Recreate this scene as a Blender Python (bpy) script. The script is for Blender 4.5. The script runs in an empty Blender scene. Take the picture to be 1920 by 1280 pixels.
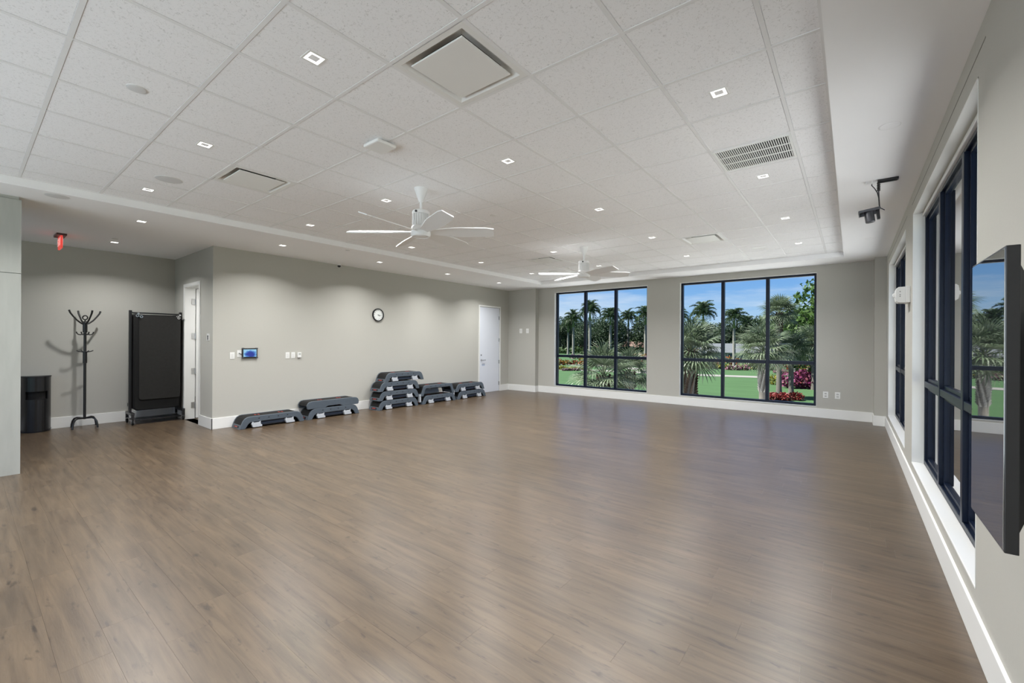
import bpy, math, random
from mathutils import Vector, Matrix
random.seed(7)
PI = math.pi
COL = bpy.context.scene.collection
SC = bpy.context.scene

# ------------------------------------------------------------------ camera, world, sun, exposure
CAMZ = 1.51
cam_d = bpy.data.cameras.new('camera'); cam = bpy.data.objects.new('camera', cam_d); COL.objects.link(cam)
cam_d.sensor_width = 36.0; cam_d.lens = 811.5 / 1920 * 36.0; cam_d.clip_start = 0.02; cam_d.clip_end = 2000
cam.matrix_world = Matrix.Translation((0, 0, CAMZ)) @ Matrix.Rotation(0.6653, 4, 'Z') @ Matrix.Rotation(PI / 2, 4, 'X') @ Matrix.Rotation(0.0056, 4, 'Z')
SC.camera = cam
SC.view_settings.view_transform = 'Standard'; SC.view_settings.look = 'None'
SC.view_settings.gamma = 1; SC.view_settings.use_curve_mapping = False
SC.view_settings.exposure = 0.0
SC.cycles.max_bounces = 10; SC.cycles.diffuse_bounces = 6; SC.cycles.glossy_bounces = 4
SC.cycles.transparent_max_bounces = 12; SC.cycles.sample_clamp_indirect = 6.0
SC.cycles.caustics_reflective = False; SC.cycles.caustics_refractive = False

LAMP_W = 26.5
SUN_STRENGTH = 18.0
SKY_STRENGTH = 1.0

w = bpy.data.worlds.new('sky'); SC.world = w; w.use_nodes = True
nt = w.node_tree; N = nt.nodes; LK = nt.links
bg = N['Background']; bg.inputs['Strength'].default_value = SKY_STRENGTH
tc = N.new('ShaderNodeTexCoord'); sp = N.new('ShaderNodeSeparateXYZ'); LK.new(tc.outputs['Generated'], sp.inputs[0])
rp = N.new('ShaderNodeValToRGB'); LK.new(sp.outputs['Z'], rp.inputs[0])
cr = rp.color_ramp; cr.elements[0].position = 0.0; cr.elements[0].color = (0.44, 0.66, 0.90, 1)
cr.elements[1].position = 0.6; cr.elements[1].color = (0.07, 0.22, 0.72, 1)
for pz, c in ((0.06, (0.32, 0.57, 0.88, 1)), (0.15, (0.17, 0.40, 0.84, 1)), (0.3, (0.11, 0.30, 0.80, 1))):
    e = cr.elements.new(pz); e.color = c
mp = N.new('ShaderNodeMapping'); mp.inputs['Scale'].default_value = (2.2, 2.2, 15.0); mp.inputs['Location'].default_value = (0.7, 0.2, 0.4)
LK.new(tc.outputs['Generated'], mp.inputs[0])
nz = N.new('ShaderNodeTexNoise'); nz.inputs['Scale'].default_value = 1.6; nz.inputs['Detail'].default_value = 7; nz.inputs['Roughness'].default_value = 0.62
LK.new(mp.outputs[0], nz.inputs['Vector'])
rc = N.new('ShaderNodeValToRGB'); LK.new(nz.outputs[0], rc.inputs[0])
rc.color_ramp.elements[0].position = 0.40; rc.color_ramp.elements[0].color = (0, 0, 0, 1)
rc.color_ramp.elements[1].position = 0.75; rc.color_ramp.elements[1].color = (0.75, 0.75, 0.75, 1)
mx = N.new('ShaderNodeMix'); mx.data_type = 'RGBA'
LK.new(rc.outputs[0], mx.inputs[0]); LK.new(rp.outputs[0], mx.inputs[6]); mx.inputs[7].default_value = (0.92, 0.95, 1.0, 1)
LK.new(mx.outputs[2], bg.inputs['Color'])

sd = bpy.data.lights.new('sun', 'SUN'); sun = bpy.data.objects.new('sun', sd); COL.objects.link(sun)
sd.energy = SUN_STRENGTH; sd.angle = 0.01; sd.color = (1.0, 0.95, 0.86)
sun.rotation_euler = Vector((0.48, 0.30, -0.87)).to_track_quat('-Z', 'Y').to_euler()
# added fill light outside the front wall, tilted up to brighten the ceiling
fd = bpy.data.lights.new('front_fill', 'AREA'); fdo = bpy.data.objects.new('front_fill', fd); COL.objects.link(fdo)
fd.shape = 'RECTANGLE'; fd.size = 7.0; fd.size_y = 2.2; fd.energy = 115; fd.color = (0.93, 0.965, 1.0); fd.spread = math.radians(125)
fdo.location = (-3.6, -3.3, 1.3); fdo.rotation_euler = Vector((0.10, 1.0, 0.20)).to_track_quat('-Z', 'Y').to_euler()

# ------------------------------------------------------------------ materials
MATS = {}
def mat(name, color, rough=0.5, metal=0.0, spec=0.5, noise=None, bump=None, emit=None, coat=0.0, ior=None):
    """noise=(scale, amount, stretch) varies the colour; bump=(scale, strength, stretch) adds relief"""
    if name in MATS: return MATS[name]
    m = bpy.data.materials.new(name); m.use_nodes = True; t = m.node_tree; b = t.nodes['Principled BSDF']
    b.inputs['Base Color'].default_value = (*color, 1); b.inputs['Roughness'].default_value = rough
    b.inputs['Metallic'].default_value = metal; b.inputs['Specular IOR Level'].default_value = spec
    b.inputs['Coat Weight'].default_value = coat
    if ior: b.inputs['IOR'].default_value = ior
    if emit: b.inputs['Emission Color'].default_value = (*emit[0], 1); b.inputs['Emission Strength'].default_value = emit[1]
    g = None
    if noise or bump: g = t.nodes.new('ShaderNodeNewGeometry')
    def vec(st):
        q = t.nodes.new('ShaderNodeMapping'); q.inputs['Scale'].default_value = st; t.links.new(g.outputs['Position'], q.inputs[0]); return q.outputs[0]
    if noise:
        s, a, st = noise
        n = t.nodes.new('ShaderNodeTexNoise'); n.inputs['Scale'].default_value = s; n.inputs['Detail'].default_value = 5
        t.links.new(vec(st), n.inputs['Vector'])
        x = t.nodes.new('ShaderNodeMix'); x.data_type = 'RGBA'; t.links.new(n.outputs[0], x.inputs[0])
        x.inputs[6].default_value = (*[max(0, c * (1 - a)) for c in color], 1); x.inputs[7].default_value = (*[c * (1 + a) for c in color], 1)
        t.links.new(x.outputs[2], b.inputs['Base Color'])
    if bump:
        s, a, st = bump
        n = t.nodes.new('ShaderNodeTexNoise'); n.inputs['Scale'].default_value = s; n.inputs['Detail'].default_value = 4
        t.links.new(vec(st), n.inputs['Vector'])
        u = t.nodes.new('ShaderNodeBump'); u.inputs['Strength'].default_value = a; u.inputs['Distance'].default_value = 0.002
        t.links.new(n.outputs[0], u.inputs['Height']); t.links.new(u.outputs[0], b.inputs['Normal'])
    MATS[name] = m; return m

I3 = (1, 1, 1)
M_wall = mat('wallcovering', (0.48, 0.47, 0.43), 0.85, spec=0.2, noise=(40, 0.035, (1, 1, 5)), bump=(260, 0.25, (1, 1, 3)))
M_white = mat('white_paint', (0.80, 0.80, 0.78), 0.45, spec=0.35, noise=(3, 0.015, I3))
M_jamb = mat('jamb_paint', (0.78, 0.78, 0.75), 0.35, spec=0.4, noise=(3, 0.015, I3))
M_ceil = mat('ceiling_paint', (0.92, 0.92, 0.93), 0.9, spec=0.1, noise=(2, 0.01, I3))
M_tee = mat('tee_metal', (0.82, 0.82, 0.82), 0.45, spec=0.4, noise=(5, 0.01, I3))
M_col = mat('concrete_panel', (0.43, 0.44, 0.41), 0.7, spec=0.25, noise=(6, 0.10, (3, 3, 0.5)), bump=(60, 0.2, (1, 1, 0.3)))
M_frame = mat('navy_aluminium', (0.002, 0.006, 0.018), 0.35, spec=0.25, noise=(8, 0.1, I3))
M_black = mat('black_plastic', (0.012, 0.012, 0.014), 0.45, noise=(30, 0.2, I3))
M_blackmetal = mat('black_metal', (0.010, 0.010, 0.011), 0.3, spec=0.6, noise=(30, 0.2, I3))
M_rubber = mat('black_rubber', (0.009, 0.009, 0.009), 0.75, spec=0.3, noise=(60, 0.25, I3), bump=(300, 0.4, I3))
M_mat = mat('foam_mat', (0.020, 0.0195, 0.018), 0.8, spec=0.3, noise=(25, 0.25, I3), bump=(200, 0.6, I3))
M_chrome = mat('brushed_chrome', (0.62, 0.62, 0.63), 0.25, metal=1.0, noise=(40, 0.05, I3))
M_plastic = mat('white_plastic', (0.80, 0.80, 0.78), 0.35, noise=(10, 0.01, I3))
M_fan = mat('fan_white', (0.80, 0.80, 0.80), 0.6, noise=(10, 0.01, I3))
M_dark = mat('dark_void', (0.01, 0.01, 0.01), 0.9, noise=(10, 0.1, I3))
M_grey = mat('grey_plastic', (0.082, 0.102, 0.125), 0.42, noise=(50, 0.12, I3), bump=(300, 0.3, I3))
M_blue = mat('blue_grey_plastic', (0.035, 0.05, 0.085), 0.4, noise=(40, 0.15, I3))
M_clip = mat('pale_clip_plastic', (0.50, 0.53, 0.57), 0.4, noise=(30, 0.05, I3))
M_red = mat('red_print', (0.55, 0.05, 0.04), 0.5, noise=(30, 0.1, I3))
M_darkgrey = mat('graphite_metal', (0.10, 0.10, 0.11), 0.35, metal=0.6, noise=(30, 0.1, I3))
M_door = mat('door_paint', (0.72, 0.75, 0.82), 0.4, noise=(3, 0.01, I3))
M_lens = mat('lamp_lens', (0.9, 0.9, 0.88), 0.3, emit=((1.0, 0.97, 0.92), 3.0))
M_face = mat('clock_face', (0.82, 0.84, 0.82), 0.4, noise=(20, 0.01, I3))
M_reflector = mat('reflector', (0.8, 0.8, 0.8), 0.2, metal=0.5, noise=(20, 0.03, I3))
M_redglass = mat('red_acrylic', (0.75, 0.06, 0.05), 0.2, emit=((1.0, 0.10, 0.08), 0.55))
M_letter = mat('white_letter', (0.85, 0.85, 0.85), 0.4, emit=((1, 0.6, 0.55), 0.4))

def tile_mat():
    m = mat('acoustic_tile', (0.80, 0.80, 0.80), 0.95, spec=0.1); t = m.node_tree; b = t.nodes['Principled BSDF']
    g = t.nodes.new('ShaderNodeNewGeometry')
    n = t.nodes.new('ShaderNodeTexNoise'); n.inputs['Scale'].default_value = 75; n.inputs['Detail'].default_value = 3; n.inputs['Distortion'].default_value = 1.4
    t.links.new(g.outputs['Position'], n.inputs['Vector'])
    r = t.nodes.new('ShaderNodeValToRGB'); t.links.new(n.outputs[0], r.inputs[0])
    r.color_ramp.elements[0].position = 0.30; r.color_ramp.elements[0].color = (0.70, 0.70, 0.70, 1)
    r.color_ramp.elements[1].position = 0.43; r.color_ramp.elements[1].color = (0.92, 0.92, 0.93, 1)
    t.links.new(r.outputs[0], b.inputs['Base Color'])
    u = t.nodes.new('ShaderNodeBump'); u.inputs['Strength'].default_value = 0.5; u.inputs['Distance'].default_value = 0.002
    t.links.new(r.outputs[0], u.inputs['Height']); t.links.new(u.outputs[0], b.inputs['Normal'])
    return m
M_tile = tile_mat()

def floor_mat():
    m = mat('oak_plank', (0.2, 0.15, 0.11), 0.36, spec=0.5, ior=1.66, coat=0.0); t = m.node_tree; b = t.nodes['Principled BSDF']; L = t.links.new
    g = t.nodes.new('ShaderNodeNewGeometry'); oi = t.nodes.new('ShaderNodeObjectInfo')
    sc = t.nodes.new('ShaderNodeMath'); sc.operation = 'MULTIPLY'; sc.inputs[1].default_value = 37.0; L(oi.outputs['Random'], sc.inputs[0])
    cb = t.nodes.new('ShaderNodeCombineXYZ'); L(sc.outputs[0], cb.inputs[0]); L(sc.outputs[0], cb.inputs[2])
    ad = t.nodes.new('ShaderNodeVectorMath'); L(g.outputs['Position'], ad.inputs[0]); L(cb.outputs[0], ad.inputs[1])
    def nz(scale, st, detail=5, dist=0.0, src=ad.outputs[0], rough=0.55):
        q = t.nodes.new('ShaderNodeMapping'); q.inputs['Scale'].default_value = st; L(src, q.inputs[0])
        n = t.nodes.new('ShaderNodeTexNoise'); n.inputs['Scale'].default_value = scale; n.inputs['Detail'].default_value = detail
        n.inputs['Distortion'].default_value = dist; n.inputs['Roughness'].default_value = rough; L(q.outputs[0], n.inputs['Vector']); return n.outputs[0]
    grain = nz(1.0, (2.0, 26, 26), 7, 0.5, rough=0.58); broad = nz(1.0, (1.1, 7, 7), 3, 0.4, g.outputs['Position']); knots = nz(1.0, (8.0, 26, 26), 3, 0.3)
    fine = nz(1.0, (14, 190, 190), 3)
    r1 = t.nodes.new('ShaderNodeValToRGB'); L(grain, r1.inputs[0])
    r1.color_ramp.elements[0].position = 0.33; r1.color_ramp.elements[0].color = (0.058, 0.038, 0.022, 1)
    r1.color_ramp.elements[1].position = 0.62; r1.color_ramp.elements[1].color = (0.102, 0.071, 0.043, 1)
    r2 = t.nodes.new('ShaderNodeValToRGB'); L(broad, r2.inputs[0])
    r2.color_ramp.elements[0].position = 0.3; r2.color_ramp.elements[0].color = (0.84, 0.84, 0.86, 1)
    r2.color_ramp.elements[1].position = 0.7; r2.color_ramp.elements[1].color = (1.12, 1.10, 1.07, 1)
    m1 = t.nodes.new('ShaderNodeMix'); m1.data_type = 'RGBA'; m1.blend_type = 'MULTIPLY'; m1.inputs[0].default_value = 1; L(r1.outputs[0], m1.inputs[6]); L(r2.outputs[0], m1.inputs[7])
    r3 = t.nodes.new('ShaderNodeValToRGB'); L(knots, r3.inputs[0])
    r3.color_ramp.elements[0].position = 0.27; r3.color_ramp.elements[0].color = (0.42, 0.38, 0.36, 1)
    r3.color_ramp.elements[1].position = 0.38; r3.color_ramp.elements[1].color = (1, 1, 1, 1)
    m2 = t.nodes.new('ShaderNodeMix'); m2.data_type = 'RGBA'; m2.blend_type = 'MULTIPLY'; m2.inputs[0].default_value = 1; L(m1.outputs[2], m2.inputs[6]); L(r3.outputs[0], m2.inputs[7])
    r4 = t.nodes.new('ShaderNodeMapRange'); L(fine, r4.inputs[0]); r4.inputs[3].default_value = 0.9; r4.inputs[4].default_value = 1.1
    r5 = t.nodes.new('ShaderNodeMapRange'); L(oi.outputs['Random'], r5.inputs[0]); r5.inputs[3].default_value = 0.94; r5.inputs[4].default_value = 1.06
    mm = t.nodes.new('ShaderNodeMath'); mm.operation = 'MULTIPLY'; L(r4.outputs[0], mm.inputs[0]); L(r5.outputs[0], mm.inputs[1])
    m3 = t.nodes.new('ShaderNodeVectorMath'); m3.operation = 'SCALE'; L(m2.outputs[2], m3.inputs[0]); L(mm.outputs[0], m3.inputs['Scale'])
    L(m3.outputs[0], b.inputs['Base Color']); b.inputs['Coat Roughness'].default_value = 0.22; b.inputs['Coat IOR'].default_value = 1.6
    rr = t.nodes.new('ShaderNodeMapRange'); L(grain, rr.inputs[0]); rr.inputs[3].default_value = 0.335; rr.inputs[4].default_value = 0.315; L(rr.outputs[0], b.inputs['Roughness'])
    u = t.nodes.new('ShaderNodeBump'); u.inputs['Strength'].default_value = 0.25; u.inputs['Distance'].default_value = 0.0008
    L(fine, u.inputs['Height']); L(u.outputs[0], b.inputs['Normal'])
    return m
M_floor = floor_mat()

def glass_mat():
    m = bpy.data.materials.new('window_glass'); m.use_nodes = True; t = m.node_tree; t.nodes.remove(t.nodes['Principled BSDF'])
    o = t.nodes['Material Output']; tr = t.nodes.new('ShaderNodeBsdfTransparent'); tr.inputs[0].default_value = (0.90, 0.95, 0.96, 1)
    gl = t.nodes.new('ShaderNodeBsdfGlossy'); gl.inputs['Roughness'].default_value = 0.01
    fr = t.nodes.new('ShaderNodeFresnel'); fr.inputs[0].default_value = 1.045
    mx = t.nodes.new('ShaderNodeMixShader'); t.links.new(fr.outputs[0], mx.inputs[0]); t.links.new(tr.outputs[0], mx.inputs[1]); t.links.new(gl.outputs[0], mx.inputs[2])
    t.links.new(mx.outputs[0], o.inputs[0]); return m
M_glass = glass_mat()

def island_mat(name, colors, rough=0.6, two_sided=0.25):
    """foliage or petals: colour differs from leaf to leaf"""
    m = mat(name, colors[0], rough, spec=0.3); t = m.node_tree; b = t.nodes['Principled BSDF']
    g = t.nodes.new('ShaderNodeNewGeometry'); r = t.nodes.new('ShaderNodeValToRGB'); r.color_ramp.interpolation = 'CONSTANT' if len(colors) > 3 else 'LINEAR'
    t.links.new(g.outputs['Random Per Island'], r.inputs[0]); e = r.color_ramp.elements
    e[0].color = (*colors[0], 1); e[1].position = (len(colors) - 1) / len(colors) if len(colors) > 3 else 1.0; e[1].color = (*colors[-1], 1)
    for i, c in enumerate(colors[1:-1]):
        x = e.new((i + 1) / (len(colors) if len(colors) > 3 else len(colors) - 1)); x.color = (*c, 1)
    t.links.new(r.outputs[0], b.inputs['Base Color'])
    tl = t.nodes.new('ShaderNodeBsdfTranslucent'); t.links.new(r.outputs[0], tl.inputs[0]); ms = t.nodes.new('ShaderNodeMixShader'); ms.inputs[0].default_value = two_sided
    t.links.new(b.outputs[0], ms.inputs[1]); t.links.new(tl.outputs[0], ms.inputs[2]); t.links.new(ms.outputs[0], t.nodes['Material Output'].inputs[0])
    return m

# ------------------------------------------------------------------ geometry helpers
class MB:
    def __init__(s): s.v = []; s.f = []; s.m = []; s.mats = []; s.cur = 0
    def use(s, m):
        if m not in s.mats: s.mats.append(m)
        s.cur = s.mats.index(m); return s
    def add(s, vs, fs):
        o = len(s.v); s.v += [tuple(v) for v in vs]; s.f += [tuple(i + o for i in f) for f in fs]; s.m += [s.cur] * len(fs); return s
    def box(s, x0, x1, y0, y1, z0, z1):
        return s.add([(x0, y0, z0), (x1, y0, z0), (x1, y1, z0), (x0, y1, z0), (x0, y0, z1), (x1, y0, z1), (x1, y1, z1), (x0, y1, z1)],
                     [(0, 3, 2, 1), (4, 5, 6, 7), (0, 1, 5, 4), (1, 2, 6, 5), (2, 3, 7, 6), (3, 0, 4, 7)])
    def cbox(s, x0, x1, y0, y1, z0, z1, c, up=True):
        """box whose top (or bottom) rim is chamfered by c"""
        a, b = (z1 - c, z1) if up else (z0 + c, z0); e = z0 if up else z1
        vs = [(x0, y0, e), (x1, y0, e), (x1, y1, e), (x0, y1, e), (x0, y0, a), (x1, y0, a), (x1, y1, a), (x0, y1, a),
              (x0 + c, y0 + c, b), (x1 - c, y0 + c, b), (x1 - c, y1 - c, b), (x0 + c, y1 - c, b)]
        fs = [(0, 1, 5, 4), (1, 2, 6, 5), (2, 3, 7, 6), (3, 0, 4, 7), (4, 5, 9, 8), (5, 6, 10, 9), (6, 7, 11, 10), (7, 4, 8, 11), (8, 9, 10, 11), (0, 3, 2, 1)]
        if not up: fs = [tuple(reversed(f)) for f in fs]
        return s.add(vs, fs)
    def prism(s, poly, axis, a0, a1):
        """poly = 2-D points in the two other axes, extruded along axis (0,1,2)"""
        def P(p, a): q = [p[0], p[1]]; q.insert(axis, a); return q
        n = len(poly); vs = [P(p, a0) for p in poly] + [P(p, a1) for p in poly]
        fs = [tuple(range(n)), tuple(range(2 * n - 1, n - 1, -1))] + [(i, i + n, (i + 1) % n + n, (i + 1) % n) for i in range(n)]
        return s.add(vs, fs)
    def tube(s, pts, r, n=8, cap=True):
        pts = [Vector(p) for p in pts]; vs = []; fs = []; up = Vector((0, 0, 1))
        rs = r if isinstance(r, (list, tuple)) else [r] * len(pts)
        prev = None
        for i, p in enumerate(pts):
            d = (pts[min(i + 1, len(pts) - 1)] - pts[max(i - 1, 0)]).normalized()
            if prev is None: a = d.cross(up if abs(d.z) < 0.95 else Vector((1, 0, 0))).normalized()
            else: a = (prev - d * prev.dot(d)).normalized()
            prev = a; b = d.cross(a)
            for k in range(n):
                t = 2 * PI * k / n; vs.append(p + (a * math.cos(t) + b * math.sin(t)) * rs[i])
        for i in range(len(pts) - 1):
            for k in range(n): fs.append((i * n + k, i * n + (k + 1) % n, (i + 1) * n + (k + 1) % n, (i + 1) * n + k))
        if cap: fs += [tuple(range(n - 1, -1, -1)), tuple((len(pts) - 1) * n + k for k in range(n))]
        return s.add(vs, fs)
    def lathe(s, prof, n=24, c=(0, 0, 0), a0=0.0, a1=2 * PI, cap=True):
        full = abs(a1 - a0 - 2 * PI) < 1e-6; m = n if full else n + 1; vs = []; fs = []
        for r, z in prof:
            for k in range(m):
                t = a0 + (a1 - a0) * k / n; vs.append((c[0] + r * math.cos(t), c[1] + r * math.sin(t), c[2] + z))
        for i in range(len(prof) - 1):
            for k in range(n): fs.append((i * m + k, i * m + (k + 1) % m, (i + 1) * m + (k + 1) % m, (i + 1) * m + k))
        if full and cap:
            if prof[0][0] > 1e-6: fs.append(tuple(range(m - 1, -1, -1)))
            if prof[-1][0] > 1e-6: fs.append(tuple((len(prof) - 1) * m + k for k in range(m)))
        return s.add(vs, fs)
    def build(s, name, material=None, parent=None, loc=(0, 0, 0), smooth=False, bevel=0.0, rot=None):
        me = bpy.data.meshes.new(name); me.from_pydata(s.v, [], s.f)
        if s.mats:
            for m in s.mats: me.materials.append(m)
            me.polygons.foreach_set('material_index', s.m)
        if material is not None and not s.mats: me.materials.append(material)
        if smooth:
            me.polygons.foreach_set('use_smooth', [True] * len(s.f)); me.set_sharp_from_angle(angle=math.radians(38))
        me.update()
        o = bpy.data.objects.new(name, me); COL.objects.link(o); o.location = loc
        if rot: o.rotation_euler = rot
        if parent: o.parent = parent
        if bevel:
            b = o.modifiers.new('bevel', 'BEVEL'); b.width = bevel; b.segments = 2; b.limit_method = 'ANGLE'; b.angle_limit = math.radians(40)
        return o

def text_mesh(name, body, size, extrude, material, parent, loc, rot):
    fc = bpy.data.curves.new(name, 'FONT'); fc.body = body; fc.size = size; fc.align_x = 'CENTER'; fc.align_y = 'CENTER'; fc.extrude = extrude; fc.resolution_u = 3
    fo = bpy.data.objects.new(name + '_tmp', fc); me = fo.to_mesh().copy(); me.name = name; fo.to_mesh_clear(); bpy.data.objects.remove(fo); bpy.data.curves.remove(fc)
    me.materials.clear(); me.materials.append(material)
    o = bpy.data.objects.new(name, me); COL.objects.link(o); o.parent = parent; o.location = loc; o.rotation_euler = rot; return o
def tag(o, label, cat, group=None, kind=None):
    o['label'] = label; o['category'] = cat
    if group: o['group'] = group
    if kind: o['kind'] = kind
    return o
def empty(name, loc, rz=0.0):
    o = bpy.data.objects.new(name, None); COL.objects.link(o); o.location = loc; o.rotation_euler = (0, 0, rz); o.empty_display_size = 0.1; return o
def copy_tree(o, parent=None):
    c = o.copy(); COL.objects.link(c)
    if parent: c.parent = parent
    for ch in list(o.children): copy_tree(ch, c)
    return c
def struct(name, mb, m, parent=None, bevel=0.0):
    o = mb.build(name, m, parent, bevel=bevel)
    if not parent: o['kind'] = 'structure'
    return o
def link_copy(src, name, parent, loc, rot=None):
    c = bpy.data.objects.new(name, src.data); COL.objects.link(c); c.parent = parent; c.location = loc
    if rot: c.rotation_euler = rot
    return c

# ------------------------------------------------------------------ room dimensions (floor at z = 0)
LX, AX, RX = -8.471, -10.564, 0.5           # left wall, alcove wall, right wall
FY, Y0, BY = -2.6, 2.624, 10.782            # behind the camera, alcove corner, back wall
HS, HT = 3.095, 3.182                       # soffit, grid of the tray ceiling
TX0, TX1, TY0, TY1 = -6.80, -0.12, -2.0, 9.95
GZ = -3.49                                  # the lawn, one storey down
TKX, TKY, GX0, GY0 = 0.61, 0.614, -1.597, 1.597

def wall_boxes(mb, along, a0, a1, t0, t1, z0, z1, openings):
    """solid wall running along 'x' or 'y'; openings = (a0, a1, z0, z1)"""
    cuts = sorted({a0, a1, *[o[0] for o in openings], *[o[1] for o in openings]})
    for u, v in zip(cuts[:-1], cuts[1:]):
        op = [o for o in openings if o[0] <= u + 1e-6 and o[1] >= v - 1e-6]
        spans = [(z0, z1)] if not op else [(z0, op[0][2]), (op[0][3], z1)]
        for s0, s1 in spans:
            if s1 - s0 < 1e-5: continue
            if along == 'x': mb.box(u, v, t0, t1, s0, s1)
            else: mb.box(t0, t1, u, v, s0, s1)
    return mb

WB = [(-6.875, -4.09, 0.215, 2.955), (-3.285, -0.56, 0.215, 2.955)]
WR = [(3.18, 6.13, 0.27, 2.865), (6.90, 9.83, 0.27, 2.865)]
D1 = (-9.93, -9.12, 0.0, 2.50)              # door in the alcove return wall
D2 = (9.27, 10.17, 0.0, 2.52)               # white door in the left wall

struct('wall_left', wall_boxes(MB(), 'y', Y0 + 0.15, BY + 0.25, LX - 0.15, LX, -0.15, 3.5, [D2]), M_wall)
struct('wall_alcove', wall_boxes(MB(), 'x', AX, LX, Y0, Y0 + 0.15, -0.15, 3.5, [D1]), M_wall)
struct('wall_far_left', MB().box(AX - 0.2, AX, FY - 0.2, BY + 0.25, -0.15, 3.5), M_wall)
struct('wall_back', wall_boxes(MB(), 'x', LX, RX + 0.25, BY, BY + 0.25, -0.3, 3.5, WB), M_wall)
struct('wall_right', wall_boxes(MB(), 'y', FY - 0.2, BY, RX, RX + 0.25, -0.3, 3.5, WR), M_wall)
WF = (-9.8, -0.2, 0.3, 2.85)  # opening added to let the fill light in, out of view
struct('wall_front', wall_boxes(MB(), 'x', AX, RX, FY - 0.2, FY, -0.15, 3.5, [WF]), M_wall)
struct('wall_corner_back_left', MB().box(LX, -7.443, 10.618, BY, 0, HS), M_wall)
struct('wall_corner_back_right', MB().box(0.332, RX, 10.40, BY, 0, HS), M_wall)
# pilaster of pale concrete-look panels at the left edge of the view
pil = struct('wall_pilaster', MB().box(-7.92, -7.335, -0.62, 0.40, 0, HS), M_col)
for z0, z1 in ((0.0, 2.235), (2.241, 3.06)):
    MB().cbox(-7.335, -7.32, -0.62, 0.418, z0, z1, 0.002).build('panel', M_col, pil)
    MB().box(-7.92, -7.322, 0.40, 0.418, z0, z1).build('panel', M_col, pil)
# utility closet beyond the open door
struct('wall_closet', MB().box(AX, LX - 0.15, 4.6, 4.7, 0, 3.5), M_white)
cl = MB().box(AX, AX + 0.02, Y0 + 0.15, 4.6, 0, 3.1).box(LX - 0.17, LX - 0.15, Y0 + 0.15, 4.6, 0, 3.1).box(AX + 0.02, LX - 0.17, Y0 + 0.15, 4.6, 2.9, 2.95)
struct('wall_closet_lining', cl, M_white)

# ------------------------------------------------------------------ floor of separate planks
fl = struct('floor', MB().box(AX - 0.2, RX + 0.25, FY - 0.2, BY + 0.25, -0.3, -0.006), mat('subfloor', (0.07, 0.05, 0.035), 0.8, noise=(5, 0.1, I3)))
PW, PLN = 0.18, 1.22
planks = []
k = 0; y = FY
rnd = random.Random(3)
while y < BY - 0.01:
    y1 = min(y + PW, BY); x0 = AX if y < 4.6 else LX
    x = x0 - rnd.uniform(0.05, 1.2)
    while x < RX:
        a, b = max(x, x0), min(x + PLN, RX)
        if b - a > 0.02: planks.append((a, b, y, y1))
        x += PLN
    y += PW
def plank_rank(p):
    cx, cy = (p[0] + p[1]) / 2, (p[2] + p[3]) / 2
    fwd = -0.617 * cx + 0.787 * cy; lat = 0.787 * cx + 0.617 * cy
    seen = fwd > 0.2 and abs(lat) < 1.25 * fwd + 0.6 and cy > -0.2
    return (0 if seen else 1, math.hypot(cx, cy))
planks.sort(key=plank_rank)
g = 0.00015
full = None; rest = MB()
for i, (a, b, c, d) in enumerate(planks):
    if i < 298:
        if abs(b - a - PLN) < 1e-4 and abs(d - c - PW) < 1e-4:
            if full is None:
                full = MB().cbox(g, PLN - g, g, PW - g, -0.006, 0, 0.0003).build('plank', M_floor, fl, (a, c, 0))
            else: link_copy(full, 'plank', fl, (a, c, 0))
        else: MB().cbox(g, b - a - g, g, d - c - g, -0.006, 0, 0.0003).build('plank', M_floor, fl, (a, c, 0))
    else: rest.cbox(a + g, b - g, c + g, d - g, -0.006, 0, 0.0003)
o = rest.build('plank_field', M_floor, fl); o['kind'] = 'stuff'

# ------------------------------------------------------------------ ceiling: soffit, tray, tees and tiles
cb = MB()
cb.box(AX - 0.2, TX0, FY - 0.2, BY + 0.25, HS, 3.5).box(TX1, RX + 0.25, FY - 0.2, BY + 0.25, HS, 3.5)
cb.box(TX0, TX1, TY1, BY + 0.25, HS, 3.5).box(TX0, TX1, FY - 0.2, TY0, HS, 3.5)
cb.box(TX0, TX1, TY0, TY1, HT + 0.06, 3.5)
ce = struct('ceiling', cb, M_ceil)
xs = [TX0] + [GX0 + TKX * i for i in range(-8, 3)] + [TX1]
ys = [TY0] + [GY0 + TKY * j for j in range(-5, 14)] + [TY1]
diff = {(-1, 0), (-6, 0), (-1, 9), (-6, 9)}      # (i, j) cells taken by air diffusers
fullt = None
tw = 0.012
for a in range(len(xs) - 1):
    for b in range(len(ys) - 1):
        i = round((xs[a] - GX0) / TKX) if a else -9; j = round((ys[b] - GY0) / TKY) if b else -6
        if (i, j) in diff: continue
        x0, x1, y0, y1 = xs[a] + tw, xs[a + 1] - tw, ys[b] + tw, ys[b + 1] - tw
        if abs(xs[a + 1] - xs[a] - TKX) < 1e-4 and abs(ys[b + 1] - ys[b] - TKY) < 1e-4:
            if fullt is None: fullt = MB().cbox(0, x1 - x0, 0, y1 - y0, 0, 0.02, 0.003, up=False).build('ceiling_tile', M_tile, ce, (x0, y0, HT + 0.002))
            else: link_copy(fullt, 'ceiling_tile', ce, (x0, y0, HT + 0.002))
        else: MB().cbox(0, x1 - x0, 0, y1 - y0, 0, 0.02, 0.003, up=False).build('ceiling_tile', M_tile, ce, (x0, y0, HT + 0.002))
for x in xs[1:-1]: MB().box(x - tw, x + tw, TY0, TY1, HT - 0.001, HT + 0.03).build('ceiling_tee', M_tee, ce)
for y in ys[1:-1]: MB().box(TX0, TX1, y - tw, y + tw, HT - 0.0005, HT + 0.029).build('ceiling_tee', M_tee, ce)
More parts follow.
